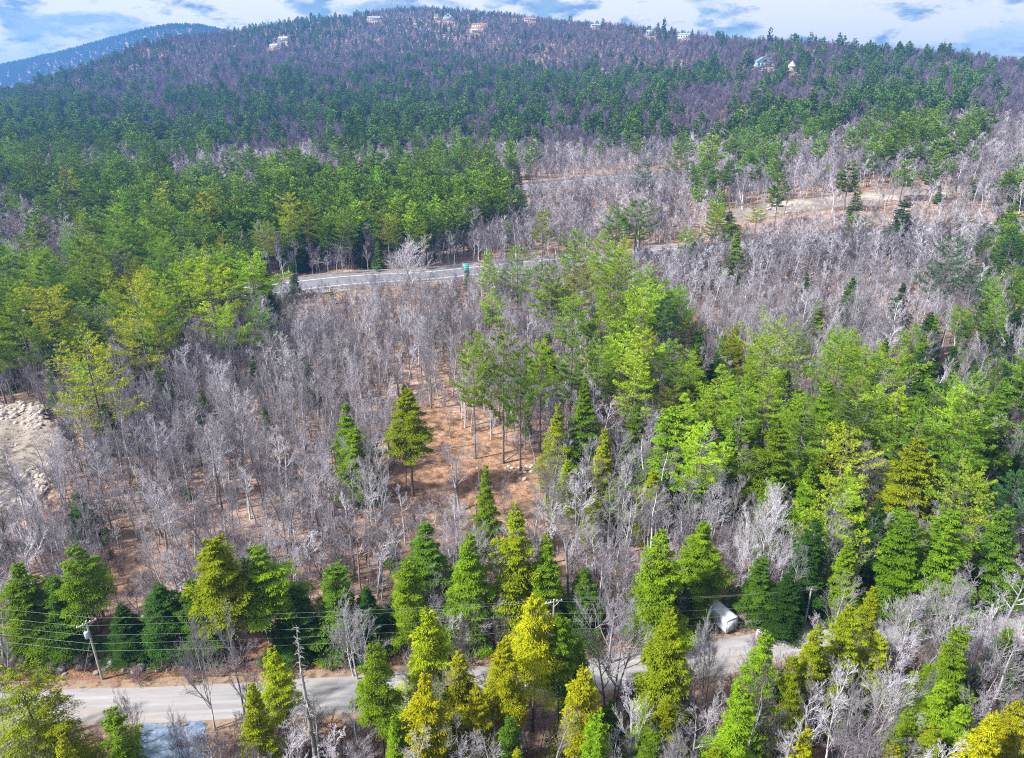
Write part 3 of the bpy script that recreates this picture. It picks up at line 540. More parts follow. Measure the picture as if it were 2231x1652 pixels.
# ------------------------------------------------------------------ trees placed one by one
# kind, x, top, foot, crown width (working frame), colour, label
Y1, Y2, G1, G2, D1 = (.20, .212, .006), (.16, .20, .007), (.095, .165, .008), (.055, .115, .012), (.026, .062, .012)
P1, P2, P3, P4 = (.165, .26, .014), (.11, .20, .016), (.20, .245, .012), (.045, .115, .045)
TREES = [
 # in front of the back road
 ('hems', 30, 1455, 1900, 140, Y2, 'ragged yellow-green hemlock in the bottom corner beside the road end'),
 ('hems', 110, 1510, 1900, 110, Y2, 'ragged yellow-green hemlock beside the corner one, nearer the driveway'),
 ('hem', 240, 1545, 1760, 95, G1, 'small bushy hemlock beside the blue-grey driveway'),
 ('hem', 545, 1488, 1800, 95, Y2, 'hemlock leaning over the driveway edge, right of the two forked bare trees'),
 ('hemh', 592, 1415, 1640, 70, Y2, 'yellow-topped hemlock beside the grey dead snag'),
 ('hemh', 815, 1405, 1680, 85, G1, 'slim hemlock standing before the road right of the snag'),
 ('hem', 932, 1330, 1660, 125, Y2, 'tall yellow-green hemlock at the head of the foreground clump'),
 ('hem', 1000, 1418, 1700, 95, Y1, 'yellow hemlock in the middle of the foreground clump'),
 ('hemh', 1098, 1402, 1700, 95, Y1, 'yellow hemlock on the right of the foreground clump, trunk dark below'),
 ('hem', 925, 1470, 1830, 130, Y1, 'large yellow hemlock at the front left of the foreground clump'),
 ('hem', 1040, 1500, 1800, 95, Y1, 'yellow hemlock at the front right of the foreground clump'),
 ('hemh', 1165, 1298, 1640, 105, Y1, 'tall yellow hemlock beside the half-hidden utility pole'),
 ('hemh', 1222, 1345, 1660, 80, G1, 'green hemlock just right of the half-hidden utility pole'),
 ('hem', 1262, 1392, 1620, 75, G1, 'small green hemlock by the road, right of the half-hidden pole'),
 ('hem', 1272, 1456, 1760, 110, Y1, 'yellow hemlock in front of the pale gap in the road'),
 ('hem', 1462, 1326, 1720, 118, Y2, 'tall dense yellow-green hemlock standing alone before the road'),
 ('hem', 1672, 1378, 1680, 105, G1, 'green hemlock below the open stretch of road by the trailer'),
 ('hem', 1620, 1500, 1800, 110, G1, 'green hemlock low in front, below the trailer'),
 ('hem', 1905, 1278, 1560, 75, Y2, 'pointed yellow-green hemlock topping the diagonal row by the last pole'),
 ('hem', 1855, 1320, 1570, 95, Y2, 'yellow-green hemlock second in the diagonal row by the last pole'),
 ('hem', 1785, 1360, 1590, 90, Y2, 'yellow-green hemlock third in the diagonal row by the last pole'),
 ('hem', 1730, 1430, 1650, 85, Y2, 'yellow-green hemlock at the low end of the diagonal row'),
 ('hem', 2098, 1368, 1600, 95, G1, 'egg-shaped green hemlock among bare trees at the lower right'),
 ('hem', 2165, 1555, 1850, 130, Y1, 'yellow hemlock in the bottom right corner'),
 ('hem', 2222, 1530, 1850, 110, Y1, 'yellow hemlock cut by the right edge at the bottom'),
 ('hem', 1762, 1585, 1850, 90, Y1, 'yellow hemlock at the bottom edge beside pale dead branches'),
 ('hem', 1127, 1632, 1900, 60, Y1, 'yellow hemlock tip poking up at the bottom edge'),
 ('hem', 1300, 1560, 1830, 90, G1, 'green hemlock at the bottom edge below the pale road gap'),
 ('hem', 860, 1560, 1830, 90, G1, 'green hemlock at the bottom edge left of the foreground clump'),
 ('hem', 1110, 1560, 1820, 80, G2, 'dark hemlock behind the bare branches at the bottom edge'),
 ('hem', 130, 1600, 1850, 90, Y1, 'yellow hemlock at the bottom edge in the left corner'),
 ('snag', 645, 1366, 1700, 48, G1, 'grey dead snag with short broken branches before the road'),
 ('snag', 1725, 1575, 1800, 70, G1, 'pale dead tree with bare drooping branches at the bottom edge'),
 ('bareb', 765, 1322, 1480, 120, G1, 'pale round-crowned bare tree beside the road right of the snag'),
 ('bareb', 420, 1362, 1592, 105, G1, 'forked bare tree before the road, left one of the two'),
 ('bareb', 492, 1352, 1585, 100, G1, 'forked bare tree before the road, right one of the two'),
 ('bareb', 1350, 1308, 1545, 150, G1, 'broad reddish-grey bare tree before the road, right of the half-hidden pole'),
 ('bareb', 1562, 1352, 1545, 95, G1, 'bare tree standing in front of the white trailer'),
 ('bareb', 1668, 1440, 1700, 100, G1, 'bare tree in front of the green hemlock below the trailer'),
 ('bareb', 1008, 1345, 1490, 60, G1, 'small pale bare tree behind the foreground hemlock clump'),
 ('bareb', 1090, 1320, 1480, 70, G1, 'bare tree between the foreground clump and the half-hidden pole'),
 ('bareb', 1835, 1270, 1400, 110, G1, 'pinkish-grey bare tree behind the diagonal hemlock row'),
 ('bareb', 2010, 1290, 1420, 95, G1, 'bare tree left of the grey water-like road bend at the right'),
 ('bareb', 2075, 1262, 1440, 110, G1, 'tall bare tree by the road bend at the right'),
 ('bareb', 2180, 1232, 1330, 85, G1, 'white wide-crowned bare tree against the dark hemlocks at the right'),
 ('bareb', 2165, 1330, 1560, 120, G1, 'large pinkish bare tree right of the egg-shaped hemlock'),
 ('bareb', 1940, 1440, 1640, 120, G1, 'tangled bare tree below the diagonal hemlock row'),
 ('bareb', 1790, 1470, 1660, 90, G1, 'pale bare tree at the foot of the diagonal hemlock row'),
 ('bareb', 1900, 1530, 1760, 130, G1, 'large pale bare tree at the lower right, branches spread wide'),
 ('bareb', 1500, 1590, 1800, 110, G1, 'bare tree at the bottom edge below the lone road hemlock'),
 ('bareb', 1390, 1500, 1720, 100, G1, 'bare tree between the road gap and the lone hemlock'),
 ('bareb', 380, 1555, 1690, 60, G1, 'thin bare sapling growing beside the blue-grey driveway'),
 ('bareb', 255, 1500, 1650, 55, G1, 'thin bare sapling behind the bushy driveway hemlock'),
 # row behind the back road
 ('hem', 35, 1228, 1420, 120, G1, 'dark green hemlock at the left edge behind the utility wires'),
 ('hem', 112, 1258, 1420, 100, G2, 'dark hemlock just left of the utility pole with transformer'),
 ('hemh', 163, 1188, 1400, 85, G1, 'small-crowned hemlock rising behind the pole with transformer'),
 ('hemh', 462, 1178, 1448, 130, Y2, 'big bright hemlock with a bare pale trunk leaning by the bank'),
 ('hemh', 562, 1192, 1420, 115, G1, 'bright hemlock right of the big pale-trunked one'),
 ('hem', 262, 1318, 1430, 90, D1, 'low dark hemlock behind the wires right of the pole'),
 ('hem', 345, 1275, 1420, 110, D1, 'dark hemlock behind the wires, left of the big pale-trunked one'),
 ('hem', 415, 1262, 1412, 110, G2, 'dark hemlock close behind the big pale-trunked one'),
 ('hem', 640, 1278, 1418, 110, D1, 'dark hemlock behind the wires above the snag'),
 ('hem', 728, 1232, 1410, 110, G2, 'tall dark hemlock above the round-crowned bare tree'),
 ('hem', 795, 1280, 1410, 100, D1, 'low dark hemlock in the gap left of the bright rows'),
 ('hem', 886, 1222, 1405, 95, G1, 'bright conical hemlock behind the wires, left one of a pair'),
 ('hem', 1022, 1163, 1402, 120, G1, 'large dense green hemlock behind the wires, right one of a pair'),
 ('hem', 925, 1140, 1330, 115, G2, 'dark spreading hemlock behind the bright pair'),
 ('hem', 1126, 1108, 1380, 115, Y2, 'tall yellow-green hemlock behind the wires above the half-hidden pole'),
 ('hem', 1192, 1162, 1385, 95, G1, 'green hemlock right beside the tall yellow-green one'),
 ('hem', 1275, 1240, 1380, 90, G2, 'dark hemlock behind the white forked bare tree'),
 ('hem', 1444, 1155, 1392, 115, G1, 'full green hemlock behind the lone road hemlock'),
 ('hem', 1535, 1138, 1328, 110, G1, 'broad bright hemlock right behind the white trailer'),
 ('hem', 1662, 1215, 1345, 75, G2, 'dark hemlock right of the trailer'),
 ('hem', 1720, 1250, 1370, 90, D1, 'dark hemlock at the roadside behind the last pole'),
 ('hem', 1490, 1270, 1365, 55, D1, 'low dark hemlock between the two bright ones left of the trailer'),
 ('bareb', 1342, 1238, 1445, 120, G1, 'white forked bare tree behind the wires right of the half-hidden pole'),
 ('bare', 1248, 1108, 1330, 110, G1, 'pale twiggy bare tree above the half-hidden pole'),
 ('bare', 600, 1235, 1395, 75, G1, 'thin white-stemmed bare tree leaning behind the wires above the snag'),
 ('bare', 560, 1225, 1400, 70, G1, 'thin leaning bare tree right of the big pale-trunked hemlock'),
 ('bare', 770, 1120, 1300, 85, G1, 'pale bare tree behind the dark hemlock row'),
 ('bare', 1090, 1160, 1340, 60, G1, 'small bare tree between the large green hemlocks'),
 # around the leafy clearing
 ('hem', 1058, 1012, 1225, 62, G1, 'narrow column-shaped hemlock at the front of the leafy clearing'),
 ('hemh', 886, 850, 1082, 90, Y2, 'lone yellow-green hemlock with bare trunk standing in the leafy clearing'),
 ('hem', 752, 878, 1040, 65, G1, 'green hemlock left of the clearing, upper of two'),
 ('hem', 768, 935, 1090, 82, G1, 'green hemlock left of the clearing, lower of two'),
 ('hem', 1275, 830, 1060, 95, G1, 'tall dense pointed hemlock right of the clearing pines'),
 ('hem', 1216, 880, 1070, 62, Y2, 'slim yellow-green hemlock left against the tall pointed one'),
 ('hem', 1318, 932, 1110, 62, Y2, 'thin pointed yellow-green hemlock below the tall dense one'),
 ('hem', 1388, 878, 1050, 72, G1, 'green hemlock with a bare tree in front, right of the tall pointed one'),
 ('hem', 1470, 888, 1110, 130, G1, 'massive bright green hemlock right of the clearing'),
 ('hem', 1238, 1003, 1120, 75, Y2, 'small yellow-green hemlock at the clearing edge'),
 ('hem', 1425, 1028, 1160, 75, Y2, 'small yellow-green hemlock below the massive one'),
 ('hem', 1345, 1040, 1150, 60, G1, 'small hemlock left below the massive one'),
 ('hem', 1295, 1080, 1180, 60, Y2, 'little yellow-green hemlock among white twigs'),
 ('pine', 1030, 728, 1000, 92, P1, 'tall white pine with bare trunk at the clearing, leftmost of the pines'),
 ('pine', 1094, 712, 1010, 92, P1, 'tall white pine with bare trunk at the clearing, second from the left'),
 ('pine', 1135, 765, 1030, 85, P2, 'tall white pine at the clearing with stones at its foot'),
 ('pine', 1180, 740, 985, 85, P1, 'white pine fourth along the clearing edge'),
 ('pine', 1245, 742, 960, 100, P2, 'white pine behind the tall pointed hemlock'),
 ('pine', 1310, 742, 960, 95, P2, 'white pine right behind the tall pointed hemlock'),
 ('pine', 1372, 716, 950, 120, P1, 'broad white pine in the middle grove'),
 ('pine', 1440, 758, 960, 110, P2, 'white pine in the middle grove above the massive hemlock'),
 ('pine', 1250, 645, 840, 105, P2, 'white pine at the upper left of the middle grove'),
 ('pine', 1312, 640, 850, 85, P1, 'white pine in the upper middle grove'),
 ('pine', 1400, 615, 850, 115, P1, 'tall bright white pine topping the middle grove'),
 ('pine', 1450, 650, 850, 80, P4, 'blue-green pine at the upper right of the middle grove'),
 ('pine', 1500, 676, 830, 60, P1, 'slender pine right of the middle grove'),
 ('hem', 1365, 690, 830, 60, G2, 'dark hemlock inside the middle grove'),
 ('hem', 1520, 750, 900, 70, G1, 'green hemlock at the right end of the middle grove'),
 ('pine', 1255, 497, 680, 70, P2, 'dark pointed pine before the highway, left of the yellow group'),
 ('pine', 1262, 560, 730, 80, P3, 'yellowish pine in the group before the highway'),
 ('pine', 1318, 510, 700, 80, P1, 'bright pine in the group before the highway'),
 ('pine', 1350, 545, 740, 90, P1, 'tall full pine in the group before the highway'),
 ('pine', 1345, 445, 600, 70, P2, 'green pine beyond the highway, left one of two crowns'),
 ('pine', 1390, 432, 605, 85, P2, 'green pine beyond the highway, right one of two crowns'),
 ('pinew', 1128, 533, 690, 82, P2, 'full dark-centred pine standing alone beside the highway sign'),
 ('pine', 1066, 548, 690, 55, P1, 'light green pine between the sign and the lone full pine'),
 ('pine', 1072, 638, 770, 58, P1, 'small pine below the highway sign'),
 ('pinew', 1402, 348, 440, 55, P4, 'single pine crossing the far highway'),
 ('pinew', 1488, 325, 410, 60, P2, 'pine at the right of the far highway stretch'),
 # right-hand mass
 ('pinew', 1690, 695, 905, 135, P1, 'wide-branched pine standing out at the edge of the grey thicket'),
 ('pine', 1600, 715, 880, 60, P3, 'pale yellowish pine left of the wide-branched one'),
 ('pinew', 1838, 728, 950, 135, P2, 'dense layered pine right of the wide-branched one'),
 ('pinew', 1938, 755, 980, 150, P1, 'broad layered pine beside the dense one, right of it'),
 ('hem', 2028, 795, 990, 120, D1, 'dark hemlock right of the broad layered pine'),
 ('pinew', 2110, 822, 1080, 145, P2, 'big pine with visible trunk near the right edge'),
 ('pine', 1682, 805, 1000, 90, P1, 'bright pine in front of the wide-branched one'),
 ('pine', 1625, 845, 1060, 105, P2, 'light pine right of the massive hemlock'),
 ('hem', 1742, 845, 1050, 100, G1, 'green hemlock left below the dense layered pine'),
 ('hem', 1805, 830, 1040, 80, G1, 'bright hemlock at the foot of the dense layered pine'),
 ('pine', 1570, 800, 1000, 90, P1, 'pine above the massive hemlock, right side'),
 ('hem', 1700, 930, 1150, 135, G1, 'full bright hemlock in the middle of the right-hand woods'),
 ('pinew', 1850, 935, 1150, 140, P3, 'yellow-green pine in the middle of the right-hand woods'),
 ('pinew', 1845, 1035, 1290, 140, P1, 'large light pine in front, right-hand woods'),
 ('hem', 1770, 1010, 1230, 90, G1, 'hemlock left against the large light pine'),
 ('hem', 2005, 955, 1190, 120, Y2, 'yellow-tipped hemlock right of the yellow-green pine'),
 ('pinew', 2120, 1025, 1260, 140, P1, 'layered light pine near the right edge above the dark hemlocks'),
 ('hem', 2185, 925, 1130, 80, G2, 'dark dense hemlock at the right edge under the big pine'),
 ('hem', 1985, 1118, 1330, 120, G1, 'olive hemlock above the white bare tree, left one of two'),
 ('hem', 2075, 1115, 1335, 130, G1, 'olive hemlock above the white bare tree, right one of two'),
 ('hem', 1850, 1185, 1340, 85, G1, 'smaller hemlock at the front of the right-hand woods'),
 ('hem', 1920, 1090, 1300, 80, D1, 'dark hemlock between the large light pine and the olive pair'),
 ('hem', 2200, 1100, 1320, 110, G2, 'dark hemlock at the right edge beside the olive pair'),
 ('hem', 1780, 1130, 1330, 90, D1, 'dark hemlock below the large light pine, left side'),
 ('bare', 1560, 1005, 1190, 80, G1, 'pale bare tree in the gap right of the massive hemlock'),
 ('bare', 1615, 1020, 1200, 70, G1, 'slim bare tree in the gap before the full bright hemlock'),
 ('bareb', 1690, 1075, 1250, 85, G1, 'grey bare tree below the full bright hemlock'),
 ('bareb', 1640, 1175, 1330, 95, G1, 'spreading bare tree above the trailer hemlock'),
 ('bareb', 2020, 1075, 1180, 70, G1, 'pale bare tree before the yellow-tipped hemlock'),
 ('pinew', 2078, 510, 690, 92, P4, 'dark layered spruce-like pine alone in the upper right thicket'),
 ('hem', 1975, 435, 555, 62, D1, 'dark rounded spruce alone on the upper right slope'),
 ('hem', 1607, 503, 620, 48, G1, 'bright small spruce in the thicket below the cleared ground'),
 ('hem', 1592, 460, 525, 42, G1, 'little spruce pair-like clump below the cleared ground'),
 ('pine', 1652, 448, 515, 40, P3, 'small light pine at the edge of the cleared ground'),
 ('pine', 1497, 495, 590, 45, P2, 'small pine beside the visible highway end'),
 ('hem', 1860, 600, 720, 50, G2, 'slim spruce in the middle of the grey thicket'),
 ('hem', 1785, 655, 760, 45, G1, 'small hemlock poking out of the grey thicket'),
 ('hem', 1970, 620, 740, 45, D1, 'dark slim spruce in the grey thicket right of centre'),
 ('hem', 2030, 680, 790, 60, D1, 'dark bent hemlock at the right of the grey thicket'),
 ('hem', 1760, 595, 680, 25, D1, 'tiny dark spruce in the grey thicket'),
 # left side
 ('pinew', 178, 742, 985, 175, P3, 'large yellow-green pine standing out left above the gravel yard'),
 ('pinew', 280, 600, 860, 140, P3, 'yellow-green pine at the front of the left grove'),
 ('pine', 335, 650, 850, 90, P1, 'pine right beside the yellow-green one of the left grove'),
 ('pine', 95, 622, 850, 110, P3, 'pine at the left front of the left grove'),
 ('pine', 30, 655, 880, 110, P1, 'pine at the left edge of the left grove'),
 ('pine', 540, 548, 730, 105, P1, 'pale bright pine at the right end of the left grove'),
 ('pine', 420, 560, 740, 95, P2, 'green pine in the right half of the left grove'),
 ('pine', 470, 575, 740, 90, P1, 'green pine next to the pale one of the left grove'),
 ('hem', 225, 880, 985, 65, G2, 'dark fir below the large yellow-green pine'),
 ('hem', 165, 1075, 1180, 60, D1, 'dark fir at the gravel yard corner'),
 ('hem', 345, 805, 900, 45, G2, 'small dark fir below the left grove'),
 ('hem', 668, 785, 875, 42, G1, 'small bright fir alone in the grey thicket'),
 ('hem', 440, 855, 950, 35, D1, 'slim dark fir in the left thicket'),
 ('hem', 495, 685, 770, 50, G2, 'dark fir below the right end of the left grove'),
 ('hem', 550, 775, 850, 30, D1, 'tiny dark fir in the left thicket'),
 ('hem', 590, 640, 730, 45, D1, 'dark fir beside the highway left end'),
 ('hem', 575, 880, 950, 26, G2, 'little dark fir in the middle of the left thicket'),
 ('hem', 635, 565, 650, 25, G2, 'slim fir at the highway edge left'),
 ('bareb', 560, 640, 745, 60, G1, 'white bare tree beside the dark fir at the highway left end'),
 ('bareb', 345, 1035, 1190, 85, G1, 'white round bare tree in the left thicket'),
 ('bareb', 810, 1010, 1170, 90, G1, 'white bare tree left of the clearing front'),
 ('bareb', 890, 520, 640, 95, G1, 'white spreading bare tree before the highway pines'),
 ('birch', 1626, 365, 455, 40, G1, 'white birch trunk standing at the back of the cleared ground'),
 ('birch', 600, 318, 395, 45, G1, 'white forked birch among the far left pines'),
 ('bareb', 1060, 480, 575, 55, G1, 'pale bare tree in the row beyond the sign, left one'),
 ('bareb', 1125, 475, 570, 60, G1, 'pale bare tree in the row beyond the sign, right one'),
]
RNG = np.random.default_rng(2024)
PLACED = []
def spot(x, top, foot):
    g = ground(x, foot); s, d = ray(x, top)
    Y = g[1]; X = s * Y; Z = float(zfun(X, Y)); h = CAM_Z - d * Y - Z
    return X, Y, Z, h
_c = {}
def next_shape(key):
    _c[key] = _c.get(key, 0) + 1
    return SH[key][_c[key] % len(SH[key])]
for kd, x, top, foot, w, col, lab in TREES:
    if kd[:3] == 'hem' and foot > 1500: foot = top + min(foot - top, 1.9 * w + (95 if kd == 'hemh' else 35))
    X, Y, Z, h = spot(x, top, foot)
    depth = Y * CP + (CAM_Z - Z - h * .5) * SP
    rad = w / 2 / VF * depth
    sh = next_shape(kd)
    put_tree(sh, X, Y, Z - .05, h, rad * (1.28 if kd[:3] == 'hem' else 1.12 if kd[:4] == 'pine' else 1.25), RNG.random() * 6.28, col, lab)
    PLACED.append((X, Y, rad, h))
PLACED = np.array(PLACED)

# ------------------------------------------------------------------ the woods that fill the rest
CONIFER = [  # share of conifers, 24 cells across, rows of 46.5 from the top
 "888888885455455755555555", "888855883564332555665555", "777544233555423234556655", "776323756668888877666654", "663587878866666422266872",
 "787566778875657557885463", "888788438744556546677765", "788863234667511166533522", "658846768887611332222225", "657888888876100100000016",
 "236888888861002111010116", "347888887830014121010026", "666666300000000000000027", "888888400000023000000028", "888843200000034200000058",
 "777733100000034400000058", "553421000000134444242378", "441100000000234568588766", "010000000000000388688787", "010000000000000388758776",
 "000000000000000388847686", "000000000000000077878887", "000000000000000036888888", "000000000000000034788888", "000000000000000043577777",
 "000000000000000063567767", "000000000000000062667756", "000000000000000054664433",]
CON = np.array([[int(c) for c in (r + '0' * 24)[:24]] for r in CONIFER], float) / 9
def con_at(x, y):
    xi = np.clip(x / (VW / 24) - .5, 0, 22.999); yi = np.clip(y / 46.5 - .5, 0, len(CON) - 1.001)
    i, j = np.floor(yi).astype(int), np.floor(xi).astype(int); fy, fx = yi - i, xi - j
    return (CON[i, j] * (1 - fy) * (1 - fx) + CON[i + 1, j] * fy * (1 - fx) + CON[i, j + 1] * (1 - fy) * fx + CON[i + 1, j + 1] * fy * fx)
def near_line(X, Y, line, w):
    r = np.zeros(X.shape, bool); L_ = line[::3]
    for i in range(0, len(X), 4000):
        d = (X[i:i + 4000, None] - L_[None, :, 0]) ** 2 + (Y[i:i + 4000, None] - L_[None, :, 1]) ** 2
        r[i:i + 4000] = d.min(1) < w * w
    return r
def vnoise(X, Y, sc, seed):
    r = np.random.default_rng(seed); v = 0
    for k in range(4):
        a = r.random() * 6.28; f = (1.9 ** k) / sc; v = v + np.sin((X * math.cos(a) + Y * math.sin(a)) * f * 6.28 + r.random() * 6.28) * np.cos((Y * math.cos(a) - X * math.sin(a)) * f * 4.4 + r.random() * 6.28) / (k + 1)
    return v
def grid_points(y0, y1, step, seed, grow=0.0):
    r = np.random.default_rng(seed); out = []; y = y0
    while y < y1:
        st = step * (1 + grow * (y - y0)); half = .80 * y + 25
        x = np.arange(-half, half, st); out.append(np.stack([x + r.uniform(-.48, .48, len(x)) * st, y + r.uniform(-.48, .48, len(x)) * st], 1)); y += st
    return np.concatenate(out)
def road_lower(x): return np.interp(x, [0, 300, 600, 900, 1200, 1450, 1620, 1750, 1900, 2060, 2231], [1592, 1584, 1568, 1548, 1522, 1490, 1460, 1428, 1405, 1395, 1365])
def usable(P, margin=1.0):
    X, Y = P[:, 0], P[:, 1]
    ok = ~(near_line(X, Y, ROAD, 5.6 * margin) | near_line(X, Y, HWY, 11.5) | near_line(X, Y, HWY2, 12.5))
    ok &= ~inside(DRIVE, X, Y) & ~inside(YARD, X, Y) & ~inside(CUT, X, Y)
    return ok
def visible_house(px, pt, pb, Y, w):
    hide = np.zeros(px.shape, bool)
    for k, (x0, y0, x1, y1) in enumerate(HOUSE_V): hide |= (px + w * .35 > x0) & (px - w * .35 < x1) & (pt < y1) & (pb > y0) & (Y < HOUSE_Y[k] + 12)
    return hide
HOUSE_Y = []
for x0, y0, x1, y1 in HOUSE_V:
    g = ground((x0 + x1) / 2, y1); HOUSE_Y.append(g[1])
def thin_by_placed(P, f=.75):
    d = ((P[:, None, :] - PLACED[None, :, :2]) ** 2).sum(-1)
    return (d > (PLACED[None, :, 2] * f + .4) ** 2).all(1)

def con_share(X, Y, px, py):
    c = con_at(px, py); c = np.clip((c - .06) * .98 + (.32 * vnoise(X, Y, 42, 5) + .24 * vnoise(X, Y, 130, 6)) * (Y > 250) * (c > .05), 0, 1)
    return np.where(Y > 250, np.clip((c - np.interp(Y, [250, 520, 1300, 1800], [.5, .76, .67, .52])) * 2.4 + .5, .02, 1), c)
def conifer_fill():
    P = np.concatenate([grid_points(100, 460, 5.5, 1), grid_points(460, 2080, 8.4, 2, .0002)]); r = np.random.default_rng(3); n = len(P)
    X, Y = P.T; Z = zfun(X, Y); hill = np.clip((Y - 500) / 900, 0, 1)
    px, py = project(X, Y, Z + 10)
    c = con_share(X, Y, px, py)
    keep = (r.random(n) < c) & usable(P) & (Y < 2080)
    keep &= ~inside(CLEAR_V, *project(X, Y, Z))
    keep &= (py < 1300)
    near = Y < 330; kk = keep & near; kk[kk] &= thin_by_placed(P[kk], .9); keep = np.where(near, kk, keep)
    X, Y, Z, px = X[keep], Y[keep], Z[keep], px[keep]; n = len(X)
    right = (px > 1480) & (Y < 230)
    hem = np.where(right | (px > 2040) & (Y < 420), r.random(n) < .66, r.random(n) < np.interp(Y, [250, 900, 1500], [.2, .35, .7]))
    h = np.where(hem, r.normal(13.5, 3, n), r.normal(21, 4, n)).clip(6, 31) * np.interp(Y, [0, 500, 1000, 1500, 2000], [1, 1, .92, .72, .65])
    rad = np.where(hem, h * r.uniform(.20, .27, n), h * r.uniform(.19, .27, n))
    dk = (px > 2040) & (Y > 150) & (Y < 420); h = np.where(dk, h * .7, h); rad = np.where(dk, rad * .75, rad)
    a, b = project(X, Y, Z + h)[1], project(X, Y, Z)[1]; w = rad / Y * VF
    ok = ~visible_house(px, a, b, Y, w)
    # keep the highway and its sign in view
    sx = px
    for (x0, x1, ya, yb, ymax) in ((600, 1060, 575, 645, 292), (1140, 1500, 368, 420, 560), (1380, 1500, 540, 580, 330)):
        ok &= ~((sx + w * .6 > x0) & (sx - w * .6 < x1) & (a < yb) & (b > ya) & (Y < ymax) & (Y > 60) & (b > (ya + yb) / 2))
    return [q[ok] for q in (X, Y, Z, h, rad, hem)]
def bare_fill():
    P = np.concatenate([grid_points(38, 130, 2.5, 11), grid_points(130, 330, 2.35, 12, .0012), grid_points(330, 700, 3.4, 13, .0012), grid_points(700, 2080, 4.7, 14, .0002)]); r = np.random.default_rng(15); n = len(P)
    X, Y = P.T; Z = zfun(X, Y); px, py = project(X, Y, Z + 6); gx, gy = project(X, Y, Z)
    c = con_share(X, Y, px, py) * (Y > 100)
    dens = np.clip(1.0 - .85 * c + .25 * vnoise(X, Y, 40, 16), .06, 1)
    dens = np.where(inside(SPARSE_V, gx, gy), dens * .55, dens); dens = np.where(inside(CLEAR_V, gx, gy), dens * .10, dens)
    for q in FLOORS_V: dens = np.where(inside(q, gx, gy), dens * .3, dens)
    dens = np.where(inside(BANK_V, gx, gy), 0, dens)
    cut = inside(CUT, X, Y); dens = np.where(cut, .5, dens)
    keep = (r.random(n) < dens) & (usable(P) | cut & ~near_line(X, Y, HWY, 11.5))
    near = Y < 330; kk = keep & near; kk[kk] &= thin_by_placed(P[kk], .5); keep = np.where(near, kk, keep)
    X, Y, Z = X[keep], Y[keep], Z[keep]; n = len(X)
    h = np.where(r.random(n) < .6, r.normal(12.5, 2.5, n), r.normal(7.5, 2, n)).clip(3, 19) * np.interp(Y, [0, 160, 400, 2000], [.85, 1, 1.0, .85])
    # saplings close in front of the highway and over the cleared slope
    hw = near_line(X, Y + 22, HWY, 26) | near_line(X, Y + 26, HWY2, 30); h = np.where(hw, h * np.interp(project(X, Y, Z)[0], [0, 1040, 1060, 1490, 1500], [.42, .42, .75, .75, 1.1]), h)
    gx, gy = project(X, Y, Z); upr = (gx > 1480) & (gy > 470) & (gy < 720) & ~hw; h = np.where(upr, h * .8, h)
    h = np.where(inside(CUT, X, Y), h * .4, h)
    a = project(X, Y, Z + h)[1]; px = gx
    front = (gy > road_lower(px) - 30)
    tall = front & (a < road_lower(px) + 4) & ~((gx < 120) | (gx > 1780))
    windows = ((px > 140) & (px < 500)) | ((px > 1140) & (px < 1230)) | ((px > 1290) & (px < 1420)) | ((px > 1540) & (px < 1760)) | ((px > 640) & (px < 870))
    drop = tall & windows & (r.random(n) < np.where((px > 140) & (px < 500), .96, .82)); drop |= tall & ~windows & (r.random(n) < .55)
    drop |= front & (px > 290) & (px < 455) & (a < 1660) 
    drop |= (px > 1515) & (px < 1640) & (a < 1390) & (gy > 1340)
    drop |= (px > 90) & (px < 300) & (gy > 1360) & (gy < 1520)
    # keep the leafy clearing open: nothing tall just in front of it
    mx_, my_ = project(X, Y, Z + h * .7); hidec = (inside(CLEAR_V, px, a) | inside(CLEAR_V, mx_, my_)) & ~inside(CLEAR_V, gx, gy)
    drop |= hidec & (r.random(n) < .85)
    hidek = inside(CUT_V, px, a) | inside(CUT_V, mx_, my_); h = np.where(hidek, h * .45, h)
    rad = h * r.uniform(.19, .33, n) * np.interp(Y, [0, 140, 500, 800], [1.15, 1, 1.05, 1.45])
    drop |= visible_house(px, a, gy, Y, rad / Y * VF)
    ok = ~drop
    return [q[ok] for q in (X, Y, Z, h, rad)]

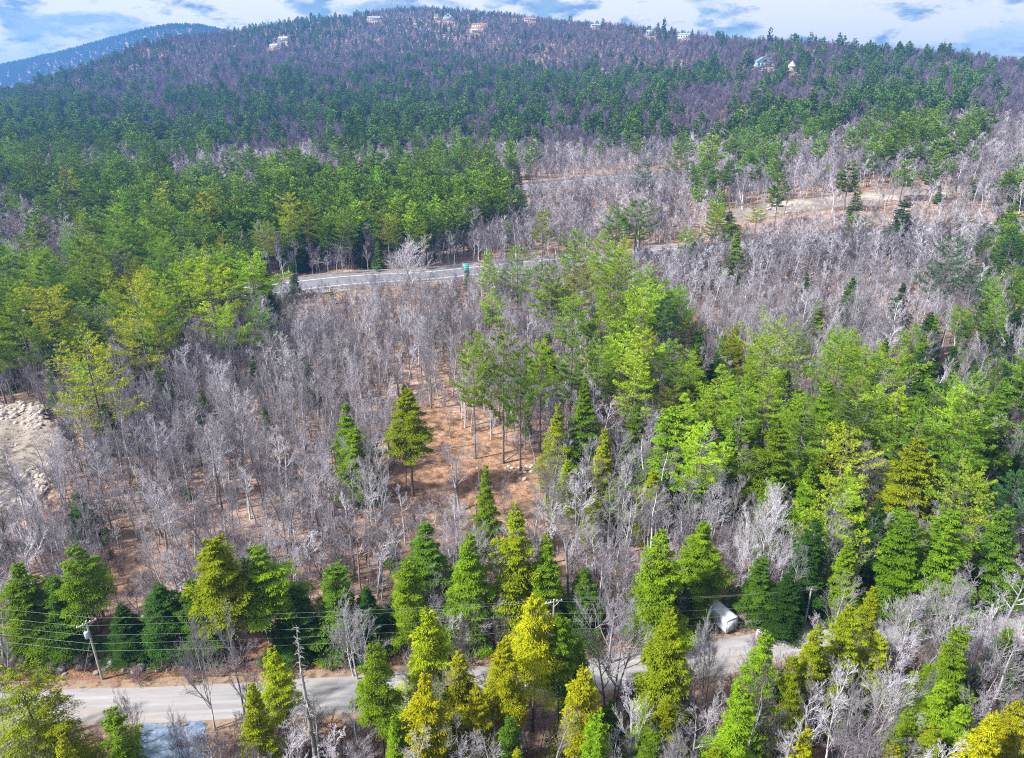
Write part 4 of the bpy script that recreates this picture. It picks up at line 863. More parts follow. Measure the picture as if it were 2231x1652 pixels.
def stuff(name, label, groups, color):
    """A wood that nobody could count: trees of the given shapes on points, one object. groups: (shapes, X, Y, Z, h, rad)."""
    pts, vi, rot, scl, shapes = [], [], [], [], []; r = np.random.default_rng(len(name) + 5)
    for shs, X, Y, Z, h, rad in groups:
        shs = [q for q in shs if q['proto']]
        k = r.integers(0, len(shs), len(X)); rs = np.array([q['r'] for q in shs])[k]; hs = np.array([q['h'] for q in shs])[k]
        pts.append(np.stack([X, Y, Z - .05], 1)); vi.append(k + len(shapes)); shapes += shs
        lean = .075 if 'bare' in name else .025
        rot.append(np.stack([r.normal(0, lean, len(X)), r.normal(0, lean, len(X)), r.random(len(X)) * 6.28], 1)); scl.append(np.stack([rad / rs, rad / rs, h / hs], 1))
    pts, vi, rot, scl = np.concatenate(pts), np.concatenate(vi), np.concatenate(rot), np.concatenate(scl)
    me = bpy.data.meshes.new(name); me.vertices.add(len(pts)); me.vertices.foreach_set('co', pts.astype(np.float32).ravel())
    me.attributes.new('pick', 'INT', 'POINT').data.foreach_set('value', vi.astype(np.int32))
    me.attributes.new('rot', 'FLOAT_VECTOR', 'POINT').data.foreach_set('vector', rot.astype(np.float32).ravel())
    me.attributes.new('scl', 'FLOAT_VECTOR', 'POINT').data.foreach_set('vector', scl.astype(np.float32).ravel())
    o = link(name, me); tag(o, label, kind='stuff'); o.color = (*color, 1)
    g = bpy.data.node_groups.new(name, 'GeometryNodeTree'); N, L = g.nodes, g.links
    g.interface.new_socket('Geometry', in_out='INPUT', socket_type='NodeSocketGeometry'); g.interface.new_socket('Geometry', in_out='OUTPUT', socket_type='NodeSocketGeometry')
    gi, go = N.new('NodeGroupInput'), N.new('NodeGroupOutput'); ip = N.new('GeometryNodeInstanceOnPoints'); jn = N.new('GeometryNodeJoinGeometry')
    for q in reversed(shapes):
        j2 = N.new('GeometryNodeJoinGeometry')
        for ob in q['proto']:
            oi = N.new('GeometryNodeObjectInfo'); oi.transform_space = 'ORIGINAL'; oi.inputs['Object'].default_value = ob; L.new(oi.outputs['Geometry'], j2.inputs[0])
        ti = N.new('GeometryNodeGeometryToInstance'); L.new(j2.outputs[0], ti.inputs[0]); L.new(ti.outputs[0], jn.inputs[0])
    def attr(nm, ty):
        a = N.new('GeometryNodeInputNamedAttribute'); a.data_type = ty; a.inputs['Name'].default_value = nm; return a.outputs['Attribute']
    L.new(gi.outputs[0], ip.inputs['Points']); L.new(jn.outputs[0], ip.inputs['Instance']); ip.inputs['Pick Instance'].default_value = True
    L.new(attr('pick', 'INT'), ip.inputs['Instance Index']); L.new(attr('rot', 'FLOAT_VECTOR'), ip.inputs['Rotation']); L.new(attr('scl', 'FLOAT_VECTOR'), ip.inputs['Scale'])
    L.new(ip.outputs[0], go.inputs[0])
    md = o.modifiers.new('trees', 'NODES'); md.node_group = g
    return o
def in_frame(X, Y, Z, h, pad=0):
    x, t = project(X, Y, Z + h); b = project(X, Y, Z)[1]
    return (x > -pad) & (x < VW + pad) & (t < VH) & (Y > 20)
def choose(X, Y, Z, h, rad, n):
    s = np.where(in_frame(X, Y, Z, h, 0), h * rad / (Y * Y + (CAM_Z - Z) ** 2), 0); i = np.argsort(-s)[:n]
    m = np.zeros(len(X), bool); m[i] = s[i] > 0; return m
MARKS = [('lone hemlock in the clearing', 886, 960), ('column-shaped hemlock', 1058, 1110), ('transformer pole', 195, 1420), ('highway sign', 1016, 590), ('gravel yard', 60, 1000), ('white trailer', 1580, 1345),
 ('massive bright hemlock', 1470, 1000), ('tall pointed hemlock', 1275, 940), ('full pine beside the sign', 1128, 620), ('wide-branched pine', 1690, 800), ('dense layered pine', 1838, 840), ('large yellow-green left pine', 178, 860),
 ('yellow-green pine of the left grove', 280, 730), ('pale bright pine of the left grove', 540, 640), ('dark rounded spruce', 1975, 495), ('layered upper right pine', 2078, 600), ('cleared ground', 1750, 450), ('big pale-trunked hemlock', 470, 1310),
 ('half-hidden utility pole', 1207, 1370), ('right-hand utility pole', 1765, 1320), ('grey snag', 650, 1500), ('blue-grey driveway', 375, 1620), ('foreground hemlock clump', 1000, 1520), ('lone road hemlock', 1462, 1430), ('egg-shaped hemlock', 2098, 1450),
 ('olive hemlock pair', 2030, 1220), ('large light pine', 1845, 1150), ('big pine by the right edge', 2110, 940), ('white round bare tree', 345, 1110), ('white bare tree by the highway', 890, 570), ('far highway', 1280, 398), ('single pine by the far highway', 1402, 395),
 ('two-crowned pine', 1370, 520), ('top of the middle grove', 1400, 700), ('road bend', 2060, 1360), ('pale round-crowned roadside tree', 765, 1390), ('small bright fir', 668, 825), ('lower clearing hemlock', 768, 1000), ('leftmost clearing pine', 1030, 860),
 ('diagonal hemlock row', 1820, 1430), ('white birch trunk', 1626, 410), ('forked far birch', 600, 355), ('left edge hemlock', 35, 1320), ('bottom right corner', 2200, 1620), ('bottom left corner', 40, 1620), ('pale dead tree', 1725, 1620), ('slim spruce of the thicket', 1860, 660),
 ('far left pines', 120, 480), ('highway left end', 620, 620), ('upper left slope', 350, 430), ('upper middle pines', 850, 420), ('upper right edge', 2190, 480), ('right edge thicket', 2170, 720), ('left thicket', 480, 960), ('leafy floor gap', 500, 1160)]
_mx = np.array([(m[1], m[2]) for m in MARKS], float); _rank = {}
ORD = ['nearest', 'second nearest', 'third nearest', 'fourth nearest', 'fifth nearest', 'sixth nearest', 'seventh nearest', 'eighth nearest', 'ninth nearest', 'tenth nearest', 'eleventh nearest', 'twelfth nearest'] + [w + ' nearest' for w in 'thirteenth fourteenth fifteenth sixteenth seventeenth eighteenth nineteenth twentieth twenty-first twenty-second twenty-third twenty-fourth twenty-fifth twenty-sixth twenty-seventh twenty-eighth twenty-ninth thirtieth thirty-first thirty-second'.split()]
def name_by_mark(what, pxs, pys):
    """A label for each tree: its rank from the nearest landmark, and on which side of it the tree stands."""
    d = np.hypot(np.asarray(pxs)[:, None] - _mx[None, :, 0], 1.3 * (np.asarray(pys)[:, None] - _mx[None, :, 1])); j = d.argmin(1); out = [None] * len(pxs)
    for i in np.argsort(d.min(1)):
        m = MARKS[j[i]]; dx, dy = pxs[i] - m[1], pys[i] - m[2]
        side = ('right of' if dx > 0 else 'left of') if abs(dx) > 1.3 * abs(dy) else ('above' if dy < 0 else 'below')
        k = (what, j[i], side); n = _rank[k] = _rank.get(k, -1) + 1
        out[i] = '%s, %s %s the %s' % (what, ORD[n] if n < len(ORD) else 'among the farther ones', side, m[0])
    return out
def front_fill():
    """Hemlocks between the camera and the back road, below the open stretches of road."""
    P = grid_points(36, 110, 4.6, 51); r = np.random.default_rng(52); X, Y = P.T; Z = zfun(X, Y); gx, gy = project(X, Y, Z); n = len(X)
    h = r.uniform(6, 13, n); rad = h * r.uniform(.24, .30, n); t = project(X, Y, Z + h)[1]; w = rad / np.hypot(Y, CAM_Z) * VF
    k = (gy > road_lower(gx) + 25) & usable(P, 1.05) & (r.random(n) < np.interp(gx, [0, 300, 1300, 1700, 2231], [.35, .3, .5, .42, .42]))
    lim = road_lower(gx) + np.where((gx > 1780), -60, np.where((gx > 860) & (gx < 1140), -40, 12))
    k &= (t > lim) & ~((gx + w > 285) & (gx - w < 460)) & thin_by_placed(P, .55)
    return X[k], Y[k], Z[k], h[k], rad[k], np.ones(k.sum(), bool)
cX, cY, cZ, cH, cR, cHem = [np.concatenate(q) for q in zip(conifer_fill(), front_fill())]
bX, bY, bZ, bH, bR = bare_fill()
def settle(kind, A, num, pick_shape, colour, what):
    X, Y, Z, h, rad = A; m = choose(X, Y, Z, h, rad, num)
    idx = np.nonzero(m)[0]; gx, gy = project(X[idx], Y[idx], Z[idx] + h[idx] * .6); labs = name_by_mark(what, gx, gy)
    for q, i in enumerate(idx):
        put_tree(next_shape(pick_shape(Y[i], h[i], gx[q])), X[i], Y[i], Z[i] - .05, h[i], rad[i], RNG.random() * 6.28, colour(Y[i], gx[q]), labs[q], what + 's filling the woods', tilt=tuple(RNG.normal(0, .07 if kind == 'bare' else .02, 2)))
    return [q[~m] for q in A], [q[m] for q in A]
def jit(c, a=.2):
    k = RNG.uniform(1 - a, 1 + a); return (c[0] * k * RNG.uniform(.94, 1.04), c[1] * k, c[2] * k)
def pine_col(Y, px):
    if px > 2000: return jit(P4 if RNG.random() < .5 else P2)
    return jit(P1 if RNG.random() < .55 else P2 if RNG.random() < .6 else P3) if px < 1500 else jit(P2 if RNG.random() < .5 else P1)
def hem_col(Y, px):
    if px > 2000 and Y > 110: return jit([G2, D1, D1, G1][RNG.integers(0, 4)])
    return jit(([Y1, Y2, Y2, G1, G1] if Y < 80 else [G1, G2, G2, D1, Y2] if px > 1480 else [G1, G1, G2, D1, Y2])[RNG.integers(0, 5)])
pin = [q[~cHem] for q in (cX, cY, cZ, cH, cR)]; hemf = [q[cHem] for q in (cX, cY, cZ, cH, cR)]
n_p = 300 - COUNT.get('white_pine', 0); n_h = 300 - COUNT.get('hemlock', 0); n_b = 300 - COUNT.get('bare_tree', 0)
pin, _ = settle('pine', pin, n_p - 4, lambda Y, h, px: 'pine' if Y < 300 else 'pine1', pine_col, 'green white pine')
hemf, _ = settle('hemlock', hemf, n_h - 4, lambda Y, h, px: 'hem' if Y < 260 else 'hem1', hem_col, 'green hemlock')
bare, _ = settle('bare', [bX, bY, bZ, bH, bR], n_b - 8, lambda Y, h, px: ('bareb' if h < 8.5 else 'bare') if Y < 200 else 'bare1', lambda Y, px: G1, 'leafless grey tree')
# the few that stand out far off, near the skyline
for key, lab, spots_ in (('pine2', 'far pine', [(1448, 37, 75), (1680, 62, 105), (1960, 92, 135), (1830, 72, 115)]), ('hem2', 'far spruce', [(1462, 150, 185), (1575, 68, 96), (660, 40, 70), (300, 100, 130)]), ('bare2', 'far leafless tree', [(820, 130, 158), (1250, 160, 190), (1500, 175, 205), (1900, 170, 200)])):
    for i, (x, t, b) in enumerate(spots_):
        X, Y, Z, h = spot(x, t, b); sh = SH[key][i]
        put_tree(sh, X, Y, Z, min(max(h, 14), 30), max(h, 14) * .17, i * 1.3, P4, lab + ['  standing tall on the skyline ridge', ' rising above its neighbours on the hill', ' at the edge of the hill woods', ' alone on the open hillside'][i].replace('  ', ' '))
# make sure each middle-distance shape has a tree of its own to copy
def ensure(key, A, lab, cols):
    for q in SH[key]:
        if q['proto'] is None:
            X, Y, Z, h, rad = A; m = in_frame(X, Y, Z, h, -40) & (Y > 235) & (Y < 300); i = np.nonzero(m)[0][int(RNG.integers(m.sum()))]
            px, py = project(X[i], Y[i], Z[i] + h[i] * .6)
            put_tree(q, X[i], Y[i], Z[i], h[i], rad[i], 1.0, cols, name_by_mark(lab, [px], [py])[0], lab + 's filling the woods')
            A = [np.delete(v, i) for v in A]
    return A
pin = ensure('pine1', pin, 'green white pine', P2); hemf = ensure('hem1', hemf, 'green hemlock', G2); bare = ensure('bare1', bare, 'leafless grey tree', G1)
def band(A, y0, y1): m = (A[1] >= y0) & (A[1] < y1); return [q[m] for q in A]
stuff('pine_woods', 'pine woods running from the highway up the hill', [(SH['pine'], *band(pin, 0, 260)), (SH['pine1'], *band(pin, 260, 600))], P2)
stuff('far_pine_woods', 'bluish pine woods on the upper hillside', [(SH['pine2'], *band(pin, 600, 9999))], (.085, .165, .016))
def seedling_fill():
    P = grid_points(95, 300, 6.5, 61); r = np.random.default_rng(62); X, Y = P.T; Z = zfun(X, Y); gx, gy = project(X, Y, Z)
    k = (r.random(len(X)) < .11 + .10 * vnoise(X, Y, 45, 63)) & usable(P) & ~inside(CLEAR_V, gx, gy) & ~inside(BANK_V, gx, gy) & (gy < 1330)
    X, Y, Z = X[k], Y[k], Z[k]; h = r.uniform(2.2, 7, len(X)); return X, Y, Z, h, h * r.uniform(.24, .32, len(X))
stuff('hemlock_woods', 'hemlocks and spruces mixed through the middle woods', [(SH['hem1'], *seedling_fill()), (SH['hem'], *band(hemf, 0, 230)), (SH['hem1'], *band(hemf, 230, 600))], G2)
stuff('far_spruce_woods', 'dark spruce woods along the skyline', [(SH['hem2'], *band(hemf, 600, 9999))], (.034, .085, .022))
stuff('bare_woods', 'grey leafless woods filling the middle ground', [(SH['bare'] + SH['bareb'][:1], *band(bare, 0, 240)), (SH['bare1'], *band(bare, 240, 620))], G1)
stuff('far_bare_woods', 'mauve leafless woods over the hillside', [(SH['bare2'], *band(bare, 620, 9999))], G1)
def far_hill_fill():
    r = np.random.default_rng(77); X = r.uniform(-3300, -900, 22000); Y = r.uniform(2900, 3900, 22000); Z = zfun(X, Y); ok = Z > 20
    X, Y, Z = X[ok], Y[ok], Z[ok]; h = r.uniform(12, 20, len(X)); return X, Y, Z, h, h * .25
stuff('distant_hill_woods', 'blue woods on the distant hill', [(SH['hem2'] + SH['pine2'], *far_hill_fill())], (.04, .10, .03))
def brush_fill():
    P = np.concatenate([grid_points(40, 150, 2.0, 31), grid_points(150, 300, 3.2, 32)]); r = np.random.default_rng(33)
    X, Y = P.T; Z = zfun(X, Y); gx, gy = project(X, Y, Z)
    d = .5 + .45 * vnoise(X, Y, 22, 34); cl = inside(CLEAR_V, gx, gy); d = np.where(cl, .4, d); d = np.where(gy > road_lower(gx), d + .35, d)
    k = (r.random(len(X)) < d) & usable(P, .85); X, Y, Z = X[k], Y[k], Z[k]; h = r.uniform(1.0, 3.4, len(X)) * np.where(cl[k], .4, np.where(gy[k] > road_lower(gx[k]), 1.25, 1)); return X, Y, Z, h, h * r.uniform(.4, .6, len(X))
for i, (x, y) in enumerate([(1120, 1395), (1005, 1415), (1640, 1405), (560, 1470)]):
    X, Y, Z = ground(x, y); put_tree(SH['brush'][i], X, Y, Z, 2.8, 1.4, i, G1, 'brown leafless shrub on the road bank ' + ['below the half-hidden pole', 'behind the foreground hemlock clump', 'beside the trailer', 'below the big pale-trunked hemlock'][i], cat='shrub')
stuff('undergrowth', 'brown leafless brush under the trees', [(SH['brush'], *brush_fill())], G1)
# ------------------------------------------------------------------ built things
def pole(x, top, foot, label, transformer=False, arm_rz=0.0, hgt=None, bare=False):
    X, Y, Z, h = spot(x, top, foot)
    if hgt: h = hgt
    e = link('utility_pole', None, None, (X, Y, Z)); tag(e, label, 'pole', 'utility poles along the back road')
    mb = MB(); mb.tube([(0, 0, -1), (0, 0, h * .5), (0, 0, h)], [.17, .145, .115], 10); part('post', mb, M['pole'], e)
    if not bare:
        mb = MB(); mb.box((0, 0, h - .45), (2.5, .13, .15), arm_rz); part('crossarm', mb, M['pole'], e)
        for k in (-1.1, -.45, .45, 1.1):
            ins = MB(); cx, cy = k * math.cos(arm_rz), k * math.sin(arm_rz)
            ins.tube([(cx, cy, h - .375), (cx, cy, h - .25), (cx, cy, h - .18)], [.06, .085, .05], 8); part('insulator', ins, M['porcelain'], e)
        for sg in (-1, 1):
            br = MB(); br.prisms([(sg * .75 * math.cos(arm_rz), sg * .75 * math.sin(arm_rz) - .08, h - .52)], [(0, -.13, h - 1.15)], [.025], [.025], 4); part('brace', br, M['galv'], e)
    if transformer:
        mb = MB(); c = (-.12, -.42)
        mb.tube([(c[0], c[1], h - 2.55), (c[0], c[1], h - 2.5), (c[0], c[1], h - 1.6), (c[0], c[1], h - 1.52)], [.18, .27, .27, .2], 14); t = part('transformer', mb, M['transformer'], e)
        b = MB(); b.tube([(c[0] - .1, c[1], h - 1.52), (c[0] - .1, c[1], h - 1.3)], [.05, .03], 8); b.tube([(c[0] + .1, c[1], h - 1.52), (c[0] + .1, c[1], h - 1.3)], [.05, .03], 8); part('bushing', b, M['porcelain'], t)
        l = MB(); l.tube([(c[0], c[1], h - 1.66), (c[0], c[1], h - 1.54)], [.285, .285], 14); part('lid', l, M['galv'], t)
    return np.array([X, Y, Z]), h, arm_rz
def wire_pts(a, b, sag, n=22):
    t = np.linspace(0, 1, n)[:, None]; p = a * (1 - t) + b * t; p[:, 2] -= (4 * sag * t * (1 - t))[:, 0]; return p
p1 = pole(187, 1353, 1481, 'grey utility pole with blue-grey transformer at the left roadside', True, .75)
p2 = pole(1207, 1306, 1440, 'utility pole half hidden behind yellow hemlocks in the middle', False, .25)
p3 = pole(1768, 1283, 1362, 'slim bare utility pole at the right beside the pinkish bare tree', False, .15, bare=True)
p0 = (np.array([-150., 88., 0]), 10.5, .5); p4 = (np.array([190., 175., float(zfun(190, 175))]), 10.5, .1)
P_ = [p0, p1, p2, p3, p4]
NAMES_SPAN = ['running off the left edge from the transformer pole', 'between the transformer pole and the half-hidden pole', 'between the half-hidden pole and the right-hand pole', 'running off the right edge from the right-hand pole']
def arm_end(p, k): X, h, rz = p; return X + np.array([k * math.cos(rz), k * math.sin(rz), h - .17])
for i in range(4):
    a, b = P_[i], P_[i + 1]
    for k, nm in ((-1.1, 'top near'), (1.1, 'top far')):
        mb = MB(); mb.tube(wire_pts(arm_end(a, k), arm_end(b, k), .55), .010, 4, cap=False); tag(part('power_line', mb, M['wire'], None), nm + ' power line ' + NAMES_SPAN[i], 'wire', 'power lines along the back road')
    for hh, nm, rr in ((2.3, 'third', .011), (3.7, 'fourth', .012), (5.0, 'lowest', .014)):
        mb = MB(); q = np.array([0, -.17, -hh]); mb.tube(wire_pts(a[0] + np.array([0, 0, a[1]]) + q, b[0] + np.array([0, 0, b[1]]) + q, .6), rr, 4, cap=False)
        tag(part('power_line', mb, M['wire'], None), nm + ' power line ' + NAMES_SPAN[i], 'wire', 'power lines along the back road')
g = ground(176, 1508); mb = MB(); mb.tube(np.array([p1[0] + np.array([0, -.12, p1[1] - 3.0]), g]), .022, 4); tag(part('guy_wire', mb, M['wire'], None), 'thin guy wire slanting down from the transformer pole to the verge', 'wire')

def cargo_trailer():
    a = ground(1592, 1380); b = ground(1552, 1312, 2.6)
    d = (b - a)[:2]; L_ = 5.6; rz = math.atan2(d[1], d[0]); e = link('cargo_trailer', None, None, (a[0], a[1], a[2]), (0, 0, rz))
    tag(e, 'white enclosed cargo trailer parked under the hemlock by the road', 'trailer')
    w, z0, z1 = 2.15, .5, 2.75
    # cross-section with a crowned roof, lofted along x; rounded nose
    prof = [(-w / 2, z0), (-w / 2, z1 - .12), (-w / 2 + .06, z1 - .03), (-w / 4, z1), (0, z1 + .02), (w / 4, z1), (w / 2 - .06, z1 - .03), (w / 2, z1 - .12), (w / 2, z0)]
    xs = [0, L_ * .5, L_ - .8, L_ - .35, L_ - .1, L_]; sc = [1, 1, 1, .98, .9, .75]
    V = [(x, y * s, z0 + (z - z0) * (1 - (1 - s) * .25)) for x, s in zip(xs, sc) for y, z in prof]; n = len(prof)
    F = [(i * n + j, i * n + j + 1, (i + 1) * n + j + 1, (i + 1) * n + j) for i in range(len(xs) - 1) for j in range(n - 1)]
    mb = MB(); mb.add(V, np.array(F)); mb.add([(0, y, z) for y, z in prof] + [(0, 0, 1.5)], [(j, n, (j + 1) % n) for j in range(n)]); mb.add([(L_, y * .75, z0 + (z - z0) * .9375) for y, z in prof] + [(L_ + .05, 0, 1.5)], [(j, (j + 1) % n, n) for j in range(n)])
    part('body', mb, M['white_paint'], e)
    mb = MB(); mb.box((-.03, 0, 1.52), (.05, w - .24, 1.8)); dr = part('ramp_door', mb, M['white_paint'], e)
    for y in (-.62, .62):
        mb = MB(); mb.box((-.085, y, 1.5), (.05, .06, 1.6)); part('lock_bar', mb, M['trailer_trim'], dr)
    mb = MB(); mb.box((-.09, 0, 1.55), (.06, .5, .1)); part('handle', mb, M['trailer_trim'], dr)
    for y in (-w / 2 - .015, w / 2 + .015):
        mb = MB(); mb.box((L_ * .42, y, z0 + .05), (L_ * .8, .04, .1)); part('side_trim', mb, M['trailer_trim'], e)
    for y in (-.9, .9):
        mb = MB(); mb.box((-.04, y, .68), (.05, .16, .1)); part('tail_light', mb, M['red_paint'], e)
    for sg in (-1, 1):
        for x in (L_ * .36, L_ * .5):
            mb = MB(); c = np.array([x, sg * (w / 2 - .06), .33]); t = np.linspace(0, 2 * math.pi, 17)
            ring = np.stack([np.cos(t) * .30, np.zeros(17), np.sin(t) * .30], 1)
            mb.tube(c + ring, .085, 6, cap=False); wl = part('wheel', mb, M['rubber'], e)
            rm = MB(); rm.tube([c + np.array([0, -.06, 0]), c + np.array([0, .06, 0])], [.2, .2], 12); part('rim', rm, M['galv'], wl)
        mb = MB(); mb.box((L_ * .43, sg * (w / 2 + .02), .78), (1.7, .14, .08)); part('fender', mb, M['trailer_trim'], e)
    mb = MB(); mb.prisms([(L_ - .2, -.6, .48), (L_ - .2, .6, .48)], [(L_ + 1.1, 0, .48)] * 2, [.05, .05], [.05, .05], 4); mb.tube([(L_ + 1.0, 0, -.05), (L_ + 1.0, 0, .8)], [.05, .05], 8); part('drawbar', mb, M['trailer_trim'], e)
cargo_trailer()

def highway_sign():
    g = ground(1016, 606); e = link('highway_sign', None, None, tuple(g), (0, 0, .25)); tag(e, 'green highway guide sign on posts beside the near highway', 'sign')
    for x in (-.75, .75):
        mb = MB(); mb.tube([(x, 0, -.5), (x, 0, 5.9)], [.09, .09], 6); part('post', mb, M['galv'], e)
    mb = MB(); mb.box((0, -.13, 4.0), (2.6, .06, 3.9)); pn = part('panel', mb, M['sign_green'], e)
    mb = MB()
    for z in (2.12, 5.88): mb.box((0, -.175, z), (2.5, .03, .07))
    for x in (-1.22, 1.22): mb.box((x, -.175, 4.0), (.07, .03, 3.69))
    part('border', mb, M['sign_white'], pn)
    mb = MB(); mb.tube([(-.5, -.17, 3.0), (-.5, -.17, 4.4)], .07, 5); mb.prisms([(-.5, -.17, 4.5)] * 2, [(-.78, -.17, 4.1), (-.22, -.17, 4.1)], [.06] * 2, [.05] * 2, 4); part('arrow', mb, M['sign_white'], pn)
    mb = MB()
    for z, n in ((5.0, 4), (4.2, 5), (3.4, 3)):
        for i in range(n): mb.box((.0 + i * .21, -.175, z), (.13, .03, .3 if i % 2 else .24))
    part('lettering', mb, M['sign_white'], pn)
highway_sign()

def guardrail(line, off, label, name='guardrail', i0=0, i1=None, scale=1.0):
    d = np.gradient(line, axis=0); d /= np.linalg.norm(d, axis=1, keepdims=True); nrm = np.stack([-d[:, 1], d[:, 0]], 1)
    P = (line + nrm * off)[i0:i1]; Z = zfun(P[:, 0], P[:, 1]); e = link(name, None, None, (P[0, 0], P[0, 1], Z[0])); tag(e, label, 'guardrail', 'guardrails along the highways')
    Q = np.column_stack([P, Z]) - np.array([P[0, 0], P[0, 1], Z[0]])
    mb = MB()
    for dz, o in ((.45, 0), (.53, .05), (.61, 0), (.69, .05), (.77, 0)):
        pass
    sec = [(.42, 0), (.50, .07), (.58, 0), (.66, .07), (.76, 0)]; n = len(Q); nn = nrm[i0:i1] * (-1 if off > 0 else 1)
    V = [(q[0] + m[0] * o, q[1] + m[1] * o, q[2] + z * scale) for q, m in zip(Q, nn) for z, o in sec]
    F = [(i * 5 + j, i * 5 + j + 1, (i + 1) * 5 + j + 1, (i + 1) * 5 + j) for i in range(n - 1) for j in range(4)]
    mb.add(V, np.array(F)); part('rail', mb, M['galv'], e)
    pm = MB(); pm.box((0, 0, .3 * scale), (.16, .16, 1.1 * scale)); pm = pm.mesh('guardrail_post', M['pole'])
    for q in Q[::max(1, len(Q) // 45)]: link('post', pm, e, tuple(q))
guardrail(HWY, 9.4, 'galvanised guardrail on the far side of the near highway', scale=1.25)
guardrail(HWY, -9.4, 'galvanised guardrail on the near side of the near highway', i0=60)
guardrail(HWY2, 12.2, 'galvanised guardrail on the far side of the far highway', scale=1.4)
guardrail(HWY2, -12.2, 'galvanised guardrail on the near side of the far highway', scale=1.4)

# boulders
def boulder_mesh(seed, mat):
    import bmesh
    r = np.random.default_rng(seed); bm = bmesh.new(); bmesh.ops.create_icosphere(bm, subdivisions=2, radius=1.0)
    ax = r.normal(0, 1, (7, 3)); ax /= np.linalg.norm(ax, axis=1, keepdims=True); cut = r.uniform(.55, .9, 7)
    for v in bm.verts:
        p = np.array(v.co); k = 1.0
        for a, c in zip(ax, cut):
            d = p @ a
            if d > c: p = p - a * (d - c) * .9
        v.co = p * (1 + r.normal(0, .03))
    me = bpy.data.meshes.new('boulder'); bm.to_mesh(me); bm.free(); me.materials.append(mat); return me
BM_ = [boulder_mesh(i, M['stone']) for i in range(6)]; BD_ = [boulder_mesh(10 + i, M['stone_dark']) for i in range(5)]
def boulders(spots_, ms, lo, hi, label, group, seed, lift=None):
    r = np.random.default_rng(seed)
    for x, y in spots_:
        s = r.uniform(lo, hi) * (r.random() ** 2 * .6 + .7); z = float(zfun(x, y)) + (lift(x, y) if lift else 0)
        o = link('boulder', ms[r.integers(len(ms))], None, (x, y, z + s * .18), (r.random() * .5, r.random() * .5, r.random() * 6.28), (s * r.uniform(.8, 1.4), s * r.uniform(.8, 1.2), s * r.uniform(.55, .9)))
        tag(o, label, 'boulder', group)
r = np.random.default_rng(5)
def in_poly(polyv, n, seed):
    r = np.random.default_rng(seed); P = np.array(polyv); out = []
    while len(out) < n:
        x, y = r.uniform(P[:, 0].min(), P[:, 0].max()), r.uniform(P[:, 1].min(), P[:, 1].max())
        if inside(polyv, np.array([x]), np.array([y]))[0]: out.append(tuple(ground(x, y)[:2]))
    return out
yl = lambda x, y: .35 + float(yard_hump(np.array(x), np.array(y))) - .1
boulders(in_poly([(-5, 890), (90, 895), (108, 925), (95, 945), (-5, 925)], 85, 1), BM_, .35, .85, 'pale boulder in the heap along the top of the gravel yard', 'boulders heaped at the top of the gravel yard', 1, yl)
boulders(in_poly([(60, 1025), (112, 1010), (98, 1085), (40, 1130), (0, 1140), (0, 1075)], 90, 2), BM_, .35, .95, 'pale boulder in the heap at the lower edge of the gravel yard', 'boulders heaped at the lower edge of the gravel yard', 2, yl)
boulders(in_poly([(-5, 950), (40, 950), (30, 1020), (-5, 1030)], 30, 3), BM_, .25, .5, 'pale stone lying in the middle of the gravel yard', 'stones in the middle of the gravel yard', 3, yl)
boulders(in_poly([(110, 1425), (470, 1425), (480, 1462), (130, 1472)], 60, 4), BD_, .3, .8, 'mossy grey stone in the leafy bank by the transformer pole', 'stones in the bank by the transformer pole', 4)
boulders(in_poly([(560, 1415), (900, 1390), (900, 1425), (560, 1448)], 40, 5), BD_, .35, .8, 'dark stone in the bank right of the snag', 'stones in the bank right of the snag', 5)
boulders(in_poly([(1650, 1375), (1740, 1372), (1740, 1388), (1650, 1390)], 12, 6), BM_, .3, .6, 'pale stone on the verge right of the trailer', 'stones on the verge right of the trailer', 6)
boulders(in_poly([(1090, 1010), (1175, 1015), (1170, 1050), (1100, 1040)], 12, 7), BM_, .35, .7, 'grey stone in the leaves by the clearing pines', 'stones by the clearing pines', 7)
boulders(in_poly([(1600, 455), (1800, 440), (1800, 465), (1620, 475)], 22, 8), BM_, .7, 1.6, 'pale boulder on the cleared ground', 'boulders on the cleared ground', 8)
boulders(in_poly([(860, 960), (930, 960), (930, 1010), (860, 1020)], 8, 9), BD_, .35, .7, 'dark stone in the clearing by the lone hemlock', 'stones by the lone hemlock', 9)
# fallen logs
def log(x0, y0, x1, y1, rad, label):
    a, b = ground(x0, y0), ground(x1, y1); a[2] += rad * .8; b[2] += rad * .8; mid = (a + b) / 2; mid[2] = float(zfun(mid[0], mid[1])) + rad * .9
    mb = MB(); mb.tube(np.array([a, a * .5 + mid * .5, mid, mid * .5 + b * .5, b]), [rad, rad, rad * .9, rad * .75, rad * .5], 7)
    r = random.Random(int(x0)); P0, P1 = [], []
    for _ in range(6):
        t = r.uniform(.3, .95); p = a * (1 - t) + b * t; P0.append(p); P1.append(p + np.array([r.gauss(0, .5), r.gauss(0, .5), r.uniform(.2, .8)]))
    mb.prisms(P0, P1, [.04] * 6, [.015] * 6)
    tag(part('fallen_log', mb, M['bark_dead'] if rad > .14 else M['bark_bare'], None), label, 'log')
log(925, 985, 1040, 968, .16, 'fallen log lying left of the clearing pines'); log(1090, 1012, 1130, 985, .14, 'fallen log between the stones and the clearing pines')
log(905, 1000, 960, 1015, .2, 'dark fallen log beside the lone clearing hemlock'); log(835, 1120, 890, 1100, .15, 'fallen log at the front of the clearing')
log(165, 955, 250, 925, .14, 'fallen log beside the gravel yard'); log(1140, 1385, 1215, 1375, .13, 'fallen log behind the wires below the half-hidden pole'); log(1030, 830, 960, 870, .12, 'thin fallen trunk left of the clearing pines')
